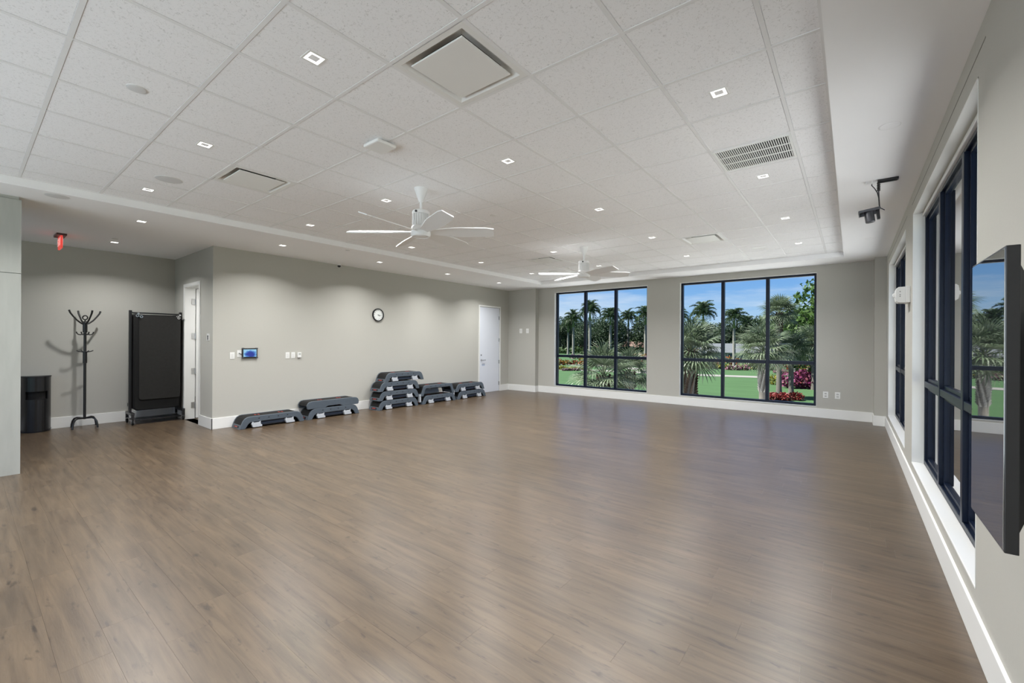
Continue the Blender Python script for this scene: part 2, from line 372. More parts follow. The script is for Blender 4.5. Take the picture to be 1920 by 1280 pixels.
for x0, x1, y0, y1 in ((TX0, TX0 + 0.02, TY0, TY1), (TX1 - 0.02, TX1, TY0, TY1), (TX0, TX1, TY0, TY0 + 0.02), (TX0, TX1, TY1 - 0.02, TY1)):
    MB().box(x0, x1, y0, y1, HT - 0.0015, HT + 0.03).build('ceiling_edge_angle', M_tee, ce)

# ------------------------------------------------------------------ baseboards
bh, bt = 0.185, 0.016
def base(name, segs):
    mb = MB()
    for s in segs: mb.box(*s, 0, bh)
    struct(name, mb, M_white, bevel=0.003)
base('baseboard_left', [(LX, LX + bt, Y0 - bt, D2[0] - 0.05), (LX, LX + bt, D2[1] + 0.05, 10.618)])
base('baseboard_alcove', [(AX, D1[0] - 0.06, Y0 - bt, Y0), (D1[1] + 0.06, LX + bt, Y0 - bt, Y0)])
base('baseboard_far_left', [(AX, AX + bt, FY, Y0 - bt)])
base('baseboard_back', [(LX, -7.443 + bt, 10.618 - bt, 10.618), (-7.443, -7.443 + bt, 10.618, BY), (-7.443 + bt, 0.332 - bt, BY - bt, BY), (0.332 - bt, 0.332, 10.40, BY), (0.332 - bt, RX - bt, 10.40 - bt, 10.40)])
base('baseboard_right', [(RX - bt, RX, FY, 10.40)])
base('baseboard_front', [(AX + bt, RX - bt, FY, FY + bt)])

# ------------------------------------------------------------------ windows
def window_back(idx, op):
    x0, x1, z0, z1 = op; ya = BY + 0.085; yb = ya + 0.09; fw = 0.05
    root = MB().box(x0, x0 + fw, ya, yb, z0, z1).box(x1 - fw, x1, ya, yb, z0, z1).box(x0 + fw, x1 - fw, ya, yb, z0, z0 + fw).box(x0 + fw, x1 - fw, ya, yb, z1 - fw, z1)
    r = root.build('window_%d' % idx, M_frame, bevel=0.004); r['kind'] = 'structure'
    W = x1 - x0; ms = [x0 + 0.345 * W, x0 + 0.674 * W] if idx == 1 else [x0 + 0.345 * W, x0 + 0.675 * W]
    zt = 1.095
    for m in ms: MB().box(m - 0.034, m + 0.034, ya - 0.004, yb, z0 + fw, z1 - fw).build('mullion', M_frame, r, bevel=0.004)
    cuts = [x0 + fw] + ms + [x1 - fw]
    for i in range(3):
        a = cuts[i] + (0.034 if i else 0); b = cuts[i + 1] - (0.034 if i < 2 else 0)
        MB().box(a, b, ya - 0.002, yb, zt - 0.036, zt + 0.036).build('transom', M_frame, r, bevel=0.004)
        for c, d in ((z0 + fw, zt - 0.036), (zt + 0.036, z1 - fw)):
            MB().add([(a, ya + 0.05, c), (b, ya + 0.05, c), (b, ya + 0.05, d), (a, ya + 0.05, d)], [(0, 1, 2, 3)]).build('pane', M_glass, r)
    l = MB().box(x0 - 0.0, x0 + 0.006, BY - 0.002, ya, z0, z1).box(x1 - 0.006, x1, BY - 0.002, ya, z0, z1).box(x0, x1, BY - 0.002, ya, z0, z0 + 0.006).box(x0, x1, BY - 0.002, ya, z1 - 0.006, z1)
    l.build('reveal', M_jamb, r)
for i, op in enumerate(WB): window_back(i + 1, op)
def window_right(idx, op):
    y0, y1, z0, z1 = op; xa = RX + 0.09; xb = xa + 0.07; fw = 0.05
    zf = z1 - 0.02
    r = MB().box(xa, xb, y0, y0 + fw, z0, zf).box(xa, xb, y1 - fw, y1, z0, zf).box(xa, xb, y0 + fw, y1 - fw, z0, z0 + fw).box(xa, xb, y0 + fw, y1 - fw, zf - fw, zf).build('window_%d' % idx, M_frame, bevel=0.004)
    r['kind'] = 'structure'
    W = y1 - y0; ms = [y0 + W / 3, y0 + 2 * W / 3]; zt = 1.10
    for m in ms: MB().box(xa - 0.006, xb, m - 0.035, m + 0.035, z0 + fw, zf - fw).build('mullion', M_frame, r, bevel=0.004)
    cuts = [y0 + fw] + ms + [y1 - fw]
    for i in range(3):
        a = cuts[i] + (0.035 if i else 0); b = cuts[i + 1] - (0.035 if i < 2 else 0)
        MB().box(xa - 0.002, xb, a, b, zt - 0.03, zt + 0.03).build('transom', M_frame, r, bevel=0.004)
        for c, d in ((z0 + fw, zt - 0.03), (zt + 0.03, zf - fw)):
            MB().add([(xa + 0.04, a, c), (xa + 0.04, b, c), (xa + 0.04, b, d), (xa + 0.04, a, d)], [(0, 1, 2, 3)]).build('pane', M_glass, r)
            s = MB()   # inner sash around each pane
            s.box(xa + 0.022, xa + 0.058, a, a + 0.022, c, d).box(xa + 0.022, xa + 0.058, b - 0.022, b, c, d).box(xa + 0.022, xa + 0.058, a, b, c, c + 0.03).box(xa + 0.022, xa + 0.058, a, b, d - 0.03, d)
            s.build('sash', M_frame, r, bevel=0.003)
    l = MB().box(RX - 0.002, xa, y0 - 0.0, y0 + 0.006, z0, z1).box(RX - 0.002, xa, y1 - 0.006, y1, z0, z1)
    l.build('reveal', M_jamb, r)
    MB().box(RX - 0.004, xa, y0, y1, z0 - 0.002, z0 + 0.012).build('window_sill', M_jamb, r, bevel=0.003)
    MB().box(RX - 0.002, RX + 0.055, y0, y1, z1 - 0.008, z1).box(RX + 0.055, xa, y0, y1, z1 - 0.001, z1).build('head_board', M_jamb, r)
    MB().box(RX + 0.068, xa + 0.004, y0 + 0.01, y1 - 0.01, z1 - 0.045, z1 - 0.012).build('shade_cassette', M_plastic, r, bevel=0.004)
    # recessed blind-access line above the opening
    MB().box(RX - 0.0015, RX + 0.001, y0 - 0.15, y1 + 0.1, z1 + 0.115, z1 + 0.121).build('access_line', mat('seam_grey', (0.25, 0.24, 0.21), 0.8, noise=(9, 0.1, I3)), r)
for i, op in enumerate(WR): window_right(i + 3, op)

r = MB().box(WF[0], WF[1], FY - 0.15, FY - 0.08, WF[2], WF[2] + 0.05).box(WF[0], WF[1], FY - 0.15, FY - 0.08, WF[3] - 0.05, WF[3]).build('window_5', M_frame); r['kind'] = 'structure'  # glazing added behind the camera for the fill light
for k in range(7):
    x = WF[0] + 0.03 + k * (WF[1] - WF[0] - 0.06) / 6
    MB().box(x - 0.03, x + 0.03, FY - 0.15, FY - 0.08, WF[2] + 0.05, WF[3] - 0.05).build('mullion', M_frame, r)
    if k < 6: MB().add([(x + 0.03, FY - 0.12, WF[2] + 0.05), (x + 1.56, FY - 0.12, WF[2] + 0.05), (x + 1.56, FY - 0.12, WF[3] - 0.05), (x + 0.03, FY - 0.12, WF[3] - 0.05)], [(0, 1, 2, 3)]).build('pane', M_glass, r)

# ------------------------------------------------------------------ doors
# door_1: opened into the closet; the casing is in the alcove return wall
d1 = MB()
x0, x1, _, zt = D1
d1.box(x0 - 0.055, x0, Y0 - 0.014, Y0, 0, zt + 0.055).box(x1, x1 + 0.055, Y0 - 0.014, Y0, 0, zt + 0.055).box(x0, x1, Y0 - 0.014, Y0, zt, zt + 0.055)
d1.box(x0, x0 + 0.012, Y0 - 0.01, Y0 + 0.16, 0, zt).box(x1 - 0.012, x1, Y0 - 0.01, Y0 + 0.16, 0, zt).box(x0, x1, Y0 - 0.01, Y0 + 0.16, zt - 0.012, zt)
d1 = struct('door_1', d1, M_white, bevel=0.002)
MB().box(x0 - 0.02, x0 + 0.022, Y0 + 0.172, Y0 + 0.95, 0.012, zt - 0.02).build('door_leaf', M_white, d1, bevel=0.002)
MB().box(x0 - 0.03, x0 + 0.002, Y0 + 0.16, Y0 + 0.172, 0.012, 0.42).build('gap_shade', M_black, d1)  # black strip standing in for the shade in the hinge-side gap
for z in (0.26, 0.91, 1.58, 2.235):
    MB().box(x0 + 0.011, x0 + 0.016, Y0 + 0.10, Y0 + 0.158, z - 0.055, z + 0.055).tube([(x0 + 0.022, Y0 + 0.163, z - 0.055), (x0 + 0.022, Y0 + 0.163, z + 0.055)], 0.008, 8).build('hinge', M_chrome, d1)
# door_2: closed white door in the left wall
y0, y1, _, zt = D2
d2 = MB().box(LX - 0.02, LX + 0.016, y0 - 0.045, y0, 0, zt + 0.045).box(LX - 0.02, LX + 0.016, y1, y1 + 0.045, 0, zt + 0.045).box(LX - 0.02, LX + 0.016, y0, y1, zt, zt + 0.045)
d2 = struct('door_2', d2, M_white, bevel=0.002)
MB().box(LX - 0.045, LX - 0.004, y0 + 0.004, y1 - 0.004, 0.008, zt - 0.004).build('door_leaf', M_door, d2, bevel=0.002)
for z in (0.24, 0.89, 1.555, 2.22):
    MB().box(LX - 0.004, LX + 0.002, y1 - 0.035, y1 + 0.005, z - 0.055, z + 0.055).tube([(LX + 0.004, y1 - 0.004, z - 0.055), (LX + 0.004, y1 - 0.004, z + 0.055)], 0.008, 8).build('hinge', M_chrome, d2)
hd = MB().lathe([(0.001, 0), (0.030, 0), (0.030, 0.008), (0.001, 0.012)], 16)
hd.v = [(z, x, y) for x, y, z in hd.v]
ho = hd.build('door_handle', M_chrome, d2, (LX - 0.004, y0 + 0.085, 0.962), smooth=True)
MB().tube([(0, 0, 0), (0.045, 0, 0), (0.05, 0.02, 0), (0.05, 0.14, 0)], 0.010, 8).build('lever', M_chrome, ho, smooth=True)
lk = MB().lathe([(0.001, 0), (0.019, 0), (0.017, 0.008), (0.001, 0.008)], 12); lk.v = [(z, x, y) for x, y, z in lk.v]
lk.build('lock_cylinder', M_darkgrey, d2, (LX - 0.004, y0 + 0.085, 1.11), smooth=True)
MB().box(LX - 0.004, LX - 0.002, y0 + 0.11, y0 + 0.24, 0.79, 0.85).build('placard', mat('pale_blue_card', (0.50, 0.56, 0.70), 0.5, noise=(20, 0.05, I3)), d2)
MB().box(LX - 0.022, LX + 0.002, y0 - 0.012, y0 - 0.001, 0.90, 1.06).build('strike_plate', M_chrome, d2)

# ------------------------------------------------------------------ downlights
def ordw(n): return ['first', 'second', 'third', 'fourth', 'fifth', 'sixth', 'seventh'][n]
def make_downlight():
    t = empty('downlight', (0, 0, 0))
    a, b = 0.056, 0.043
    r = MB().box(-a, a, -a, -b, -0.005, 0.004).box(-a, a, b, a, -0.005, 0.004).box(-a, -b, -b, b, -0.005, 0.004).box(b, a, -b, b, -0.005, 0.004)
    r.build('trim_ring', M_plastic, t, bevel=0.0015)
    q = 0.018
    MB().add([(-b, -b, -0.004), (b, -b, -0.004), (b, b, -0.004), (-b, b, -0.004), (-q, -q, -0.001), (q, -q, -0.001), (q, q, -0.001), (-q, q, -0.001)],
             [(0, 1, 5, 4), (1, 2, 6, 5), (2, 3, 7, 6), (3, 0, 4, 7), (4, 5, 6, 7)]).build('lens', M_lens, t)
    ld = bpy.data.lights.new('downlight_lamp', 'AREA'); ld.shape = 'SQUARE'; ld.size = 0.07; ld.energy = LAMP_W; ld.color = (0.985, 0.985, 0.975); ld.spread = math.radians(138)
    lo = bpy.data.objects.new('lamp', ld); COL.objects.link(lo); lo.parent = t; lo.location = (0, 0, -0.008)
    return t
dl = make_downlight(); first = True
XR = [(-0.707, 'nearest the right-hand windows'), (-2.517, 'second from the right-hand windows'), (-4.377, 'third from the right-hand windows'), (-6.195, 'along the left edge of the tray')]
rows = [11.5, 8.5, 5.5, 2.5, -0.5, -3.5]
for x, wd in XR:
    for r, j in enumerate(rows):
        if r == 5 and x < -1: pass
        o = dl if first else copy_tree(dl); first = False
        o.location = (x, GY0 + TKY * j, HT + 0.004)
        tag(o, 'square downlight, tiled row %s, %s from the back wall' % (wd, ordw(r)), 'downlight', 'square downlights in the ceiling tiles')
for r, (x, y) in enumerate([(-7.51, 8.98), (-7.51, 7.09), (-7.49, 5.21), (-7.49, 3.32), (-7.51, 1.496)]):
    o = copy_tree(dl); o.location = (x, y, HS + 0.001)
    tag(o, 'square downlight in the flat left ceiling border, %s from the back' % ordw(r), 'downlight', 'downlights in the flat ceiling border')
o = copy_tree(dl); o.location = (-9.483, 1.55, HS + 0.001)
tag(o, 'square lit downlight in the flat ceiling above the coat stand', 'downlight', 'downlights in the flat ceiling border')
o = copy_tree(dl); o.location = (-9.4, 3.6, 2.90)
tag(o, 'square lit downlight inside the closet behind the open door', 'downlight')

# ------------------------------------------------------------------ ceiling diffusers, grille, speakers, detectors
def make_diffuser():
    t = empty('air_diffuser', (0, 0, 0)); h = TKX / 2 - 0.012
    def ring(mb, r0, z0, r1, z1):
        return mb.add([(-r0, -r0, z0), (r0, -r0, z0), (r0, r0, z0), (-r0, r0, z0), (-r1, -r1, z1), (r1, -r1, z1), (r1, r1, z1), (-r1, r1, z1)],
                      [(0, 1, 5, 4), (1, 2, 6, 5), (2, 3, 7, 6), (3, 0, 4, 7)])
    f = MB(); ring(f, h, 0.0, h - 0.035, 0.0); ring(f, h - 0.035, 0.0, h - 0.085, 0.045); ring(f, h - 0.085, 0.045, h - 0.12, 0.05)
    f.build('frame', M_plastic, t)
    ring(MB(), h - 0.12, 0.05, 0.001, 0.052).build('duct_opening', M_dark, t)
    MB().cbox(-0.215, 0.215, -0.215, 0.215, -0.004, 0.004, 0.003, up=False).build('plaque', M_plastic, t)
    MB().box(-0.02, 0.02, -0.02, 0.02, 0.004, 0.05).build('hanger', M_dark, t)
    return t
df = make_diffuser(); first = True
for i, j, lb in ((-1, 0, 'large square white plaque air diffuser nearest the camera'), (-6, 0, 'square white air diffuser near the left edge of the tiled ceiling'),
                 (-1, 9, 'square white air diffuser above the right back window'), (-6, 9, 'square white air diffuser just left of the farther ceiling fan')):
    o = df if first else copy_tree(df); first = False
    o.location = (GX0 + TKX * (i + 0.5), GY0 + TKY * (j + 0.5), HT - 0.001); tag(o, lb, 'air diffuser', 'square ceiling air diffusers')

gr = empty('return_air_grille', (-0.682, 4.351, HT)); tag(gr, 'white slotted return air grille with dark gaps in the tiled ceiling', 'air grille')
gw, gh = 0.272, 0.245
MB().box(-gw - 0.02, gw + 0.02, -gh - 0.02, -gh, -0.006, 0.004).box(-gw - 0.02, gw + 0.02, gh, gh + 0.02, -0.006, 0.004).box(-gw - 0.02, -gw, -gh, gh, -0.006, 0.004).box(gw, gw + 0.02, -gh, gh, -0.006, 0.004).build('frame', M_plastic, gr)
MB().box(-gw, gw, -gh, gh, 0.0005, 0.003).build('backing', M_dark, gr)
lv = MB()
for k in range(33):
    x = -gw + (k + 0.5) * 2 * gw / 32.999; lv.box(x - 0.0035, x + 0.0035, -gh, gh, -0.004, 0.0005)
o = lv.build('louvre_bars', M_plastic, gr); o['kind'] = 'stuff'
for y in (-gh / 3, gh / 3): MB().box(-gw, gw, y - 0.007, y + 0.007, -0.005, 0.0).build('cross_bar', M_plastic, gr)

M_disc = mat('disc_white', (0.68, 0.68, 0.68), 0.6, noise=(20, 0.02, I3))
def disc(name, x, y, z, r, label, cat, m=M_disc, th=0.006):
    o = MB().lathe([(0.0, -th), (r * 0.86, -th), (r * 0.93, -th * 0.8), (r, -0.001), (r, 0.0)], 28).build(name, m, None, (x, y, z), smooth=True)
    MB().lathe([(r * 0.995, -th * 0.55), (r * 1.04, -th * 0.55), (r * 1.04, 0.0)], 28, cap=False).build('rim', M_plastic, o, smooth=True)
    return tag(o, label, cat)
disc('ceiling_speaker', -3.765, 0.723, HT + 0.003, 0.055, 'small round grey speaker in the upper left ceiling tiles', 'speaker')
disc('ceiling_speaker', -5.63, 1.343, HT + 0.003, 0.115, 'round flush speaker beside the left square air diffuser', 'speaker')
disc('ceiling_speaker', -1.302, 8.69, HT + 0.003, 0.115, 'round flush speaker near the back right of the tiled ceiling', 'speaker', M_plastic)
disc('ceiling_speaker', -5.609, 8.721, HT + 0.003, 0.115, 'round flush speaker left of the farther fan', 'speaker')
disc('ceiling_speaker', -6.95, 0.66, HS + 0.002, 0.10, 'faint round flush speaker in the flat ceiling beside the pilaster', 'speaker')
disc('sprinkler_cover', -3.755, 4.368, HT + 0.003, 0.045, 'small round sprinkler cover right of the nearer fan', 'sprinkler', M_plastic)
disc('sprinkler_cover', -6.966, 4.192, HS + 0.001, 0.04, 'small round sprinkler cover in the left ceiling border above the clock', 'sprinkler', M_disc)
disc('sprinkler_cover', -9.15, 1.50, HS + 0.001, 0.04, 'small round sprinkler cover above the coat stand beside the downlight', 'sprinkler', M_disc)
disc('ceiling_speaker', 0.211, 4.173, HS + 0.001, 0.062, 'round white cover in the flat ceiling above the right windows, nearer one', 'speaker', M_ceil, 0.004)
disc('sprinkler_cover', 0.217, 8.479, HS + 0.001, 0.06, 'round white cover in the flat ceiling above the right windows, farther one', 'sprinkler', M_ceil, 0.004)
ap = empty('wireless_access_point', (-3.158, 2.193, HT)); tag(ap, 'square white rounded wireless access point on the ceiling near the first fan', 'access point')
MB().box(-0.105, 0.105, -0.095, 0.095, -0.038, -0.008).build('housing', M_plastic, ap, bevel=0.012)
MB().box(-0.07, 0.07, -0.07, 0.07, -0.008, 0.004).build('mount_plate', M_disc, ap)

# ------------------------------------------------------------------ ceiling fans
def make_fan():
    t = empty('ceiling_fan', (0, 0, 0))
    MB().lathe([(0.075, 0.004), (0.075, -0.006), (0.062, -0.04), (0.040, -0.10), (0.026, -0.14), (0.022, -0.15), (0.001, -0.15)], 24).build('canopy', M_fan, t, smooth=True)
    MB().tube([(0, 0, -0.14), (0, 0, -0.26)], 0.014, 12).build('downrod', M_fan, t, smooth=True)
    MB().lathe([(0.001, -0.245), (0.085, -0.245), (0.095, -0.255), (0.095, -0.285), (0.084, -0.287), (0.084, -0.42), (0.001, -0.42)], 28).build('motor_housing', M_fan, t, smooth=True)
    fn = MB()
    for k in range(24):
        a = 2 * PI * k / 24; c, s = math.cos(a), math.sin(a); r0, r1, h = 0.082, 0.094, 0.0045
        p = [(r0 * c - h * s, r0 * s + h * c), (r1 * c - h * s, r1 * s + h * c), (r1 * c + h * s, r1 * s - h * c), (r0 * c + h * s, r0 * s - h * c)]
        fn.prism(p, 2, -0.41, -0.287)
    o = fn.build('cooling_fins', M_fan, t); o['kind'] = 'stuff'
    MB().lathe([(0.001, -0.42), (0.098, -0.42), (0.105, -0.43), (0.105, -0.455), (0.098, -0.460), (0.098, -0.468), (0.108, -0.475), (0.108, -0.51), (0.095, -0.53), (0.085, -0.53), (0.080, -0.524), (0.001, -0.524)], 32).build('hub', M_fan, t, smooth=True)
    MB().lathe([(0.001, -0.53), (0.055, -0.53), (0.06, -0.526), (0.06, -0.52)], 20).build('bottom_cap', M_fan, t, smooth=True)
    d = Vector((0.617, -0.787, 0)); bx = Vector((d.x * math.cos(0.35) + d.y * math.sin(0.35), -d.x * math.sin(0.35) + d.y * math.cos(0.35), 0))
    sn = MB().lathe([(0.001, 0.0), (0.012, 0.0), (0.012, 0.012), (0.001, 0.014)], 12)
    o = sn.build('receiver_eye', M_black, t, (bx.x * 0.092, bx.y * 0.092, -0.270), smooth=True); o.rotation_euler = bx.to_track_quat('Z', 'Y').to_euler()
    bl = None
    for k, a in enumerate((-22, -82, -142, 158, 98, 38)):
        if bl is None:
            m = MB(); n = 10; pit = math.radians(-20)
            for i in range(n + 1):
                s = i / n; r = 0.09 + s * 0.71; wd = 0.040 + 0.052 * min(1, s * 2.2) - 0.012 * s
                if i == n: wd *= 0.8
                for side in (-1, 1):
                    yy = side * wd; dz = math.sin(pit) * yy - 0.0 * s
                    m.v += [(r, yy * math.cos(pit), dz + 0.005), (r, yy * math.cos(pit), dz - 0.005)]
            for i in range(n):
                b = i * 4; c = b + 4
                m.f += [(b, c, c + 2, b + 2), (b + 1, b + 3, c + 3, c + 1), (b, b + 1, c + 1, c), (b + 2, c + 2, c + 3, b + 3)]
            m.f += [(0, 2, 3, 1), (4 * n, 4 * n + 1, 4 * n + 3, 4 * n + 2)]; m.m = [0] * len(m.f)
            bl = m.build('blade', M_fan, t, (0, 0, -0.475), rot=(0, 0, math.radians(a)))
        else: link_copy(bl, 'blade', t, (0, 0, -0.475), (0, 0, math.radians(a)))
    return t
fan = make_fan(); fan.location = (-3.73, 3.12, HT); tag(fan, 'white six-bladed ceiling fan with ribbed motor, the nearer one', 'ceiling fan', 'white ceiling fans')
o = copy_tree(fan); o.location = (-3.73, 6.80, HT); tag(o, 'white six-bladed ceiling fan in front of the left back window', 'ceiling fan', 'white ceiling fans')

# ------------------------------------------------------------------ exit sign, security camera, tracking camera
ex = empty('exit_sign', (-9.483, 0.933, HS)); tag(ex, 'small red exit sign hanging edge-on from the flat ceiling above the bin', 'exit sign')
MB().box(-0.17, 0.17, -0.055, 0.055, -0.028, 0).build('canopy', mat('bronze_plastic', (0.10, 0.045, 0.04), 0.4, noise=(20, 0.1, I3)), ex, bevel=0.004)
p = MB().box(-0.15, 0.15, -0.012, 0.012, -0.215, -0.028).build('panel', M_redglass, ex, bevel=0.003)
for s, rz in ((-1, 0), (1, PI)):
    text_mesh('lettering', 'EXIT', 0.16, 0.001, M_letter, p, (0, s * 0.0135, -0.12), (PI / 2, 0, rz))
sc_ = empty('security_camera', (LX + 0.075, 4.86, HS)); tag(sc_, 'tiny black dome camera where the left wall meets the ceiling', 'camera')
MB().lathe([(0.001, -0.025), (0.042, -0.025), (0.045, 0.0)], 20).build('base', M_plastic, sc_, smooth=True)
MB().lathe([(0.001, -0.065), (0.016, -0.062), (0.028, -0.05), (0.034, -0.035), (0.034, -0.025)], 20).build('dome', M_black, sc_, smooth=True)

tcm = empty('tracking_camera', (0.2, 5.5, HS)); tag(tcm, 'grey cylindrical camera hanging from a black bracket under the right ceiling border', 'camera')
MB().box(-0.008, 0.145, -0.03, 0.03, -0.022, 0.0).box(0.0, 0.135, -0.012, 0.012, -0.030, -0.022).build('ceiling_bracket', M_blackmetal, tcm, bevel=0.003)
for gx in (-0.055, -0.1): MB().box(gx, gx + 0.008, -0.02, 0.02, -0.027, 0.0).build('cable_gland', M_plastic, tcm, bevel=0.002)
st = MB().tube([(0, 0, -0.02), (0, 0, -0.105)], 0.012, 10)
for k in range(5): st.lathe([(0.012, 0), (0.017, 0.004), (0.012, 0.008)], 10, (0, 0, -0.10 + k * 0.017))
st.build('stem', M_blackmetal, tcm, smooth=True)
MB().tube([(0, 0, -0.1), (0.002, 0, -0.17), (0.006, 0, -0.24), (0.008, 0, -0.262)], 0.0055, 8).build('rod', M_darkgrey, tcm, smooth=True)
MB().tube([(-0.05, 0, -0.02), (-0.052, 0, -0.04), (-0.03, -0.005, -0.075), (-0.01, -0.005, -0.12), (0.002, -0.006, -0.18), (0.006, -0.006, -0.25), (0.015, -0.01, -0.275), (0.045, -0.015, -0.30)], 0.004, 8).build('cable', M_black, tcm, smooth=True)
bd = MB().box(-0.155, 0.01, -0.06, 0.06, -0.022, 0.0).box(-0.155, -0.15, -0.06, 0.06, -0.055, 0.0).box(-0.15, 0.0, 0.055, 0.06, -0.05, 0.0)
bd.build('mounting_tray', M_darkgrey, tcm, (0.0, 0, -0.262), rot=(0.1, -0.12, 0), bevel=0.002)
MB().box(-0.02, 0.005, -0.02, 0.02, -0.115, -0.02).build('yoke', M_blackmetal, tcm, (0.0, 0, -0.262), rot=(0.0, -0.08, 0), bevel=0.003)
MB().lathe([(0.001, -0.125), (0.034, -0.125), (0.038, -0.120), (0.038, -0.02), (0.034, -0.01), (0.001, -0.01)], 24).build('camera_body', M_darkgrey, tcm, (-0.075, -0.005, -0.277), rot=(0.0, -0.12, 0), smooth=True)

# ------------------------------------------------------------------ wall devices
def plate(name, wall, a, z, label, w=0.072, h=0.118, rocker=True, outlet=False, cat='switch', group=None):
    """wall 'L' (faces +x), 'B' (faces -y, y given), returns thing"""
    if wall[0] == 'L': t = empty(name, (LX, a, z), 0)
    else: t = empty(name, (a, wall[1], z), -PI / 2)
    MB().box(0, 0.006, -w / 2, w / 2, -h / 2, h / 2).build('cover_plate', M_plastic, t, bevel=0.002)
    if rocker: MB().box(0.006, 0.010, -0.017, 0.017, -0.034, 0.034).build('rocker', mat('rocker_white', (0.72, 0.72, 0.70), 0.4, noise=(9, 0.02, I3)), t, bevel=0.002)
    if outlet:
        for dz in (-0.024, 0.024):
            r = MB().box(0.006, 0.009, -0.019, 0.019, dz - 0.016, dz + 0.016).build('receptacle', mat('receptacle_grey', (0.55, 0.55, 0.53), 0.4, noise=(9, 0.02, I3)), t, bevel=0.003)
            MB().box(0.009, 0.0096, -0.009, -0.006, dz - 0.008, dz + 0.006).box(0.009, 0.0096, 0.006, 0.009, dz - 0.008, dz + 0.006).build('slots', M_dark, r)
    return tag(t, label, cat, group)
plate('light_switch', 'L', 2.918, 1.237, 'white rocker switch plate left of the wall tablet')
plate('data_outlet', 'L', 3.028, 1.272, 'white cable outlet plate directly beside the wall tablet', rocker=False, outlet=False, cat='outlet')
plate('light_switch', 'L', 3.855, 1.222, 'left white switch plate of the three under the clock')
plate('light_switch', 'L', 3.960, 1.222, 'middle white switch plate of the three under the clock')
th = empty('thermostat', (LX, 4.075, 1.225)); tag(th, 'small raised white thermostat, rightmost of the three wall plates', 'thermostat')
MB().box(0, 0.028, -0.035, 0.035, -0.05, 0.05).build('housing', M_plastic, th, bevel=0.004)
MB().box(0.028, 0.0295, -0.022, 0.022, 0.005, 0.035).build('display', mat('lcd_grey', (0.45, 0.47, 0.45), 0.3, noise=(20, 0.05, I3)), th)
plate('light_switch', ('B', 10.618), -7.985, 1.835, 'left small white plate high on the back corner wall', w=0.10, h=0.14)
plate('light_switch', ('B', 10.618), -7.735, 1.835, 'right small white plate high on the back corner wall', w=0.10, h=0.14)
plate('power_outlet', ('B', BY), -0.408, 0.47, 'white power outlet on the back wall, left one right of window', outlet=True, rocker=False, cat='outlet', w=0.085, h=0.13)
plate('power_outlet', ('B', BY), -0.215, 0.47, 'white power outlet on the back wall, the one nearer the corner', outlet=True, rocker=False, cat='outlet', w=0.085, h=0.13)
t = empty('light_switch', (-8.68, Y0, 1.555), -PI / 2); tag(t, 'pale switch plate with dark key slot beside the open closet door', 'switch')
MB().box(0, 0.006, -0.06, 0.06, -0.06, 0.06).build('cover_plate', M_plastic, t, bevel=0.002)
MB().box(0.006, 0.012, -0.012, 0.012, -0.045, 0.03).box(0.006, 0.011, -0.02, 0.02, 0.005, 0.02).build('key_slot', M_darkgrey, t)

tb = empty('wall_tablet', (LX, 3.190, 1.277)); tag(tb, 'wall-mounted tablet with blue picture on its screen', 'tablet')
MB().box(0.004, 0.030, -0.125, 0.125, -0.088, 0.088).build('case', M_black, tb, bevel=0.008)
def screen_mat():
    m = mat('tablet_screen', (0.02, 0.02, 0.02), 0.2); t = m.node_tree; b = t.nodes['Principled BSDF']
    tcx = t.nodes.new('ShaderNodeTexCoord'); n = t.nodes.new('ShaderNodeTexNoise'); n.inputs['Scale'].default_value = 9; n.inputs['Distortion'].default_value = 1.5
    t.links.new(tcx.outputs['Object'], n.inputs[0])
    gr = t.nodes.new('ShaderNodeVectorMath'); gr.operation = 'LENGTH'; mpp = t.nodes.new('ShaderNodeMapping'); mpp.inputs['Location'].default_value = (0, -0.1, 0.25); mpp.inputs['Scale'].default_value = (0, 9, 13)
    t.links.new(tcx.outputs['Object'], mpp.inputs[0]); t.links.new(mpp.outputs[0], gr.inputs[0])
    ad = t.nodes.new('ShaderNodeMath'); ad.operation = 'SUBTRACT'; t.links.new(gr.outputs['Value'], ad.inputs[0]); t.links.new(n.outputs[0], ad.inputs[1])
    r = t.nodes.new('ShaderNodeValToRGB'); t.links.new(ad.outputs[0], r.inputs[0]); e = r.color_ramp.elements
    e[0].position = 0.0; e[0].color = (0.01, 0.03, 0.30, 1); e[1].position = 0.45; e[1].color = (0.30, 0.58, 0.78, 1); x = e.new(0.25); x.color = (0.06, 0.22, 0.62, 1)
    t.links.new(r.outputs[0], b.inputs['Emission Color']); b.inputs['Emission Strength'].default_value = 1.0; return m
MB().box(0.030, 0.0315, -0.106, 0.106, -0.066, 0.066).build('screen', screen_mat(), tb)
for sy in (-1, 1):
    for sz in (-1, 1): MB().box(0.012, 0.035, sy * 0.112 - 0.018, sy * 0.112 + 0.018, sz * 0.082 - 0.012, sz * 0.082 + 0.012).build('corner_clamp', M_darkgrey, tb, bevel=0.003)
MB().tube([(0.012, -0.12, -0.01), (0.02, -0.145, -0.018), (0.02, -0.16, -0.006), (0.012, -0.175, 0.0)], 0.006, 8).build('cable', M_black, tb, smooth=True)

